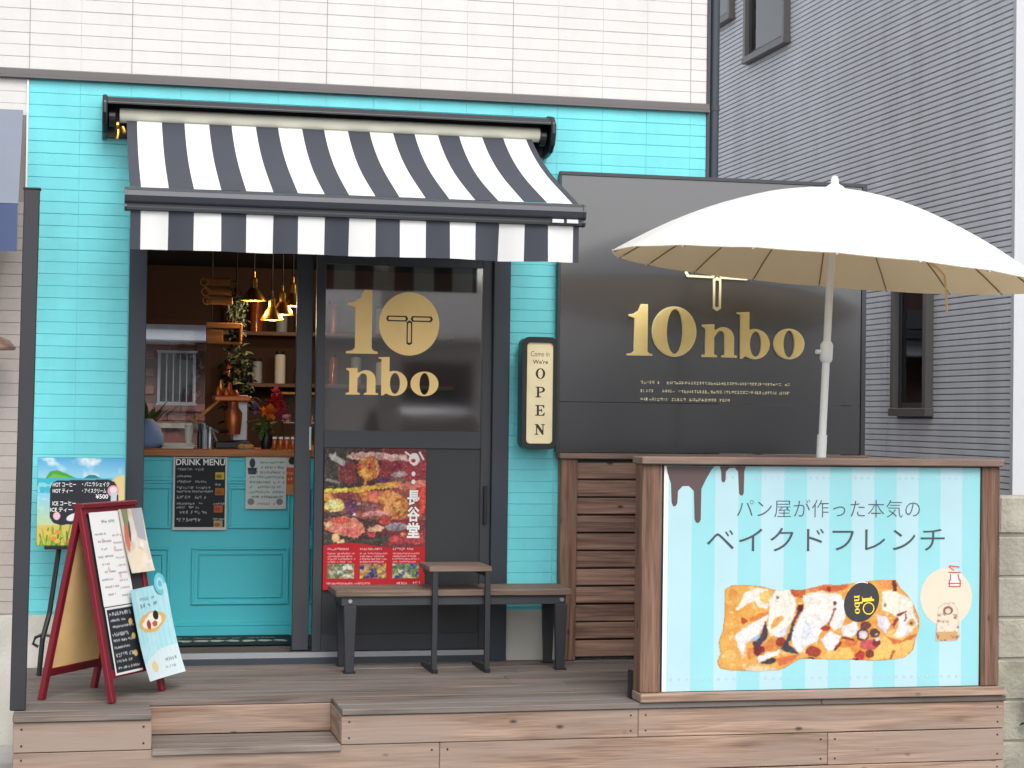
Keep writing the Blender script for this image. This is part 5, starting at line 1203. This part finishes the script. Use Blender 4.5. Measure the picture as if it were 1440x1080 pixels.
for (y0, y1, z0, z1), lb in zip(wins, ('tall slim window', 'upper window with grey frame', 'small dark window at the far end')):
    f_ = MB(); w = .05; xo = GX-.05
    f_.box(xo, GX+.02, y0, y0+w, z0, z1).box(xo, GX+.02, y1-w, y1, z0, z1).box(xo-.006, GX+.02, y0-.01, y1+.01, z0-.012, z0+w-.01).box(xo, GX+.02, y0+w, y1-w, z1-w, z1)
    wf = f_.build('window', MT['winframe'], gh, bevel=.003); wf['label'] = lb
    MB().box(GX-.012, GX+.012, y0+w, y0+w+.03, z0+w-.01, z1-w).box(GX-.012, GX+.012, y1-w-.03, y1-w, z0+w-.01, z1-w).box(GX-.012, GX+.012, y0+w+.03, y1-w-.03, z0+w-.01, z0+w+.025).build('sash', MT['frame'], wf)
    MB().box(GX-.002, GX+.002, y0+w+.03, y1-w-.03, z0+w+.025, z1-w).build('pane', MT['wglass'], wf)
    MB().box(GX+.0125, GX+.0135, y0+w, y1-w, z0+w, z1-w).build('blind', MT['palegrey'] if z0 > 2 else MT['curtain'], wf)

# ================================================================== BLOCK WALL
bk = thing('block_wall', 'old stained concrete block wall right of the deck', 'wall', (5.2, -1.34, 0))
MB().box(4.302, 6.26, -1.392, -1.29, 0, 1.33).build('core', MT['mortar'], bk)
r_ = random.Random(2)
for k in range(7):
    for j in range(5):
        z0 = 1.342-(k+1)*.198; x0 = 4.293+j*.40-(0 if k % 2 == 0 else .2); x1 = x0+.394
        x0 = max(x0, 4.293)
        if z0 < -.1 or x1-x0 < .05: continue
        piece('block', x0, x1, -1.40, -1.282, max(.01, z0)+.003, z0+.192, MT['block'], bk, .014 if k == 0 else .007, .002)
fw = thing('wall_flower', 'small orange flower growing against the block wall at the right edge', 'plant', (4.46, -1.5, .02))
MB().tube([(4.47, -1.5, .02), (4.465, -1.52, .3), (4.45, -1.54, .56)], .005, 6).build('stem', MT['leaf'], fw)
leafy('leaves', MT['leafd'], fw, (4.47, -1.5, .34), 60, (.05, .05, .2), .07, 12)
rr2 = random.Random(3); mb = MB()
for k in range(12):
    a = k*.52; d = Vector((math.cos(a), -.4, math.sin(a))).normalized(); s = d.cross(Vector((0, 1, 0))).normalized(); p = Vector((4.45, -1.545, .57))
    mb.add([p, p+d*.02+s*.011, p+d*.04, p+d*.02-s*.011], [(0,1,2,3)])
mb.build('petals', MT['orange'], fw)

# ================================================================== ACROSS THE ROAD (only seen mirrored in the glass and the black panel)
oh = thing('house_across_road', 'pale house across the road, mirrored in the door glass', 'house', (9, -25, 0))
MB().box(1, 19, -32, -25, 0, 3.1).build('wall', MT['teal_wall'], oh)
MB().add([(.4,-24.4,3.1),(19.6,-24.4,3.1),(19.6,-28.5,4.5),(.4,-28.5,4.5),(.4,-32.6,3.1),(19.6,-32.6,3.1)],[(0,1,2,3),(3,2,5,4),(0,3,4),(1,5,2),(0,4,5,1)]).build('roof', MT['roof'], oh)
for x in (2.5, 5.4, 8.6, 12, 15.2):
    w = MB().box(x, x+1.7, -24.99, -24.93, 1.0, 2.7).build('window', MT['frame'], oh)
    MB().box(x+.1, x+.82, -24.92, -24.91, 1.1, 2.6).box(x+.9, x+1.6, -24.92, -24.91, 1.1, 2.6).build('pane', MT['wglass'], w)
gw = thing('garden_wall_across_road', 'low pale garden wall across the road, mirrored in the black sign', 'wall', (8, -21, 0))
MB().box(-6, 22, -21.2, -21, 0, 1.25).build('wall', MT['whitewall'], gw)
MB().box(-6.1, 22.1, -21.25, -20.95, 1.25, 1.31).build('coping', MT['concrete'], gw)

# utility pole and parked minivan across the road, both only seen mirrored
up = thing('utility_pole', 'concrete utility pole across the road, mirrored in the door glass', 'pole', (4.1, -16, 0))
MB().lathe([(.17, 0), (.13, 7.5)], (4.1, -16, 0), 16).build('shaft', MT['concrete'], up, smooth='auto')
MB().box(3.3, 4.9, -16.06, -15.94, 6.9, 7.02).build('cross_arm', MT['palegrey'], up)
mv = thing('minivan', 'dark blue minivan parked across the road, mirrored in the door glass', 'car', (5.3, -19.5, 0))
sec = [(-17.4, .35, .75, .70), (-17.5, .30, .95, .80), (-17.7, .25, 1.02, .84), (-18.5, .22, 1.12, .85), (-19.2, .22, 1.74, .72), (-19.9, .22, 1.82, .72), (-21.2, .22, 1.80, .72), (-21.5, .25, 1.1, .84)]
vs_, fs_ = [], []
for (y, zb, zt, hw) in sec:
    zm = min(zt-.05, 1.05); vs_ += [(5.3-.84, y, zb), (5.3-.86, y, min(.7, zm)), (5.3-.85, y, zm), (5.3-hw, y, zt-.04), (5.3-hw+.12, y, zt), (5.3+hw-.12, y, zt), (5.3+hw, y, zt-.04), (5.3+.85, y, zm), (5.3+.86, y, min(.7, zm)), (5.3+.84, y, zb)]
for k in range(len(sec)-1):
    for i in range(9): fs_.append((k*10+i, k*10+i+1, (k+1)*10+i+1, (k+1)*10+i))
fs_ += [tuple(range(10)), tuple(range(70, 80))]
MB().add(vs_, fs_).build('body', mat('navy_paint', S(34, 44, 84), .3, coat=.5), mv, smooth='auto')
MB().add([(4.56,-18.42,1.16),(6.04,-18.42,1.16),(5.95,-19.08,1.72),(4.65,-19.08,1.72)], [(0,1,2,3)]).build('windscreen', MT['black'], mv)
for x in (4.44, 6.16):
    for y in (-18.1, -20.7):
        w_ = MB().lathe([(.30, -.1), (.32, -.06), (.32, .06), (.30, .1)], (x, y, .32), 20, axis='x').build('wheel', MT['black'], mv)
        MB().lathe([(.19, -.105), (.19, .105)], (x, y, .32), 16, axis='x').build('rim', MT['steel'], w_)
for x in (4.7, 5.9): MB().lathe([(.11, 0), (.09, .06)], (x, -17.52, .78), 14, axis='y').build('headlight', MT['palegrey'], mv)
MB().box(4.6, 6.0, -17.45, -17.36, .38, .55).build('bumper', MT['white'], mv, bevel=.02)

# more things on and behind the counter
shf = thing('wall_shelf', 'dark wooden wall shelf at the back of the shop', 'shelf', (1.35, 2.8, 1.9))
piece('board', .86, 2.4, 2.68, 2.925, 1.86, 1.885, MT['slat'], shf); piece('board', .86, 2.4, 2.68, 2.925, 2.2, 2.225, MT['slat'], shf)
for k in range(14):
    x = .92+(k % 7)*.17+RNG.uniform(-.02, .02); z = 1.8855 if k < 7 else 2.2255; h = RNG.uniform(.12, .2); r = RNG.uniform(.028, .042); m_ = ('amber', 'palegrey', 'paper', 'copper')[k % 4]
    cn = thing('canister', ('amber', 'pale grey', 'white', 'copper')[k % 4]+' canister on the '+('lower' if k < 7 else 'upper')+' back shelf, '+('first', 'second', 'third', 'fourth', 'fifth', 'sixth', 'seventh')[k % 7]+' from the left', 'canister', (x, 2.79, z), 'canisters on the back shelf')
    MB().lathe([(r, 0), (r, h), (r*.8, h+.01)], (x, 2.79, z), 14).build('body', MT[m_], cn, smooth='auto'); MB().lathe([(r*.82, h+.01), (r*.82, h+.03)], (x, 2.79, z), 12).build('lid', MT['black'], cn)
fo = thing('foliage_stand', 'leafy green plant rising behind the coffee machine', 'plant', (.86, 1.35, .47))
MB().lathe([(.09, 0), (.11, .25), (.1, .25)], (.86, 1.4, .47), 16).build('pot', MT['black'], fo); MB().tube([(.86, 1.4, .7), (.87, 1.42, 1.4), (.86, 1.4, 1.95)], .012, 8).build('stem', MT['slat'], fo)
leafy('leaves', MT['leafd'], fo, (.86, 1.4, 1.85), 260, (.09, .09, .28), .07, 21, .3)
cl = thing('cup_stack', 'stack of white paper cups beside the paper bags on the counter', 'cups', (.555, .9, TZ))
for k in range(5): MB().lathe([(.018, k*.018), (.025, k*.018+.055), (.0265, k*.018+.056)], (.56, .93, TZ), 16).build('cup', MT['paper'], cl, smooth='auto')
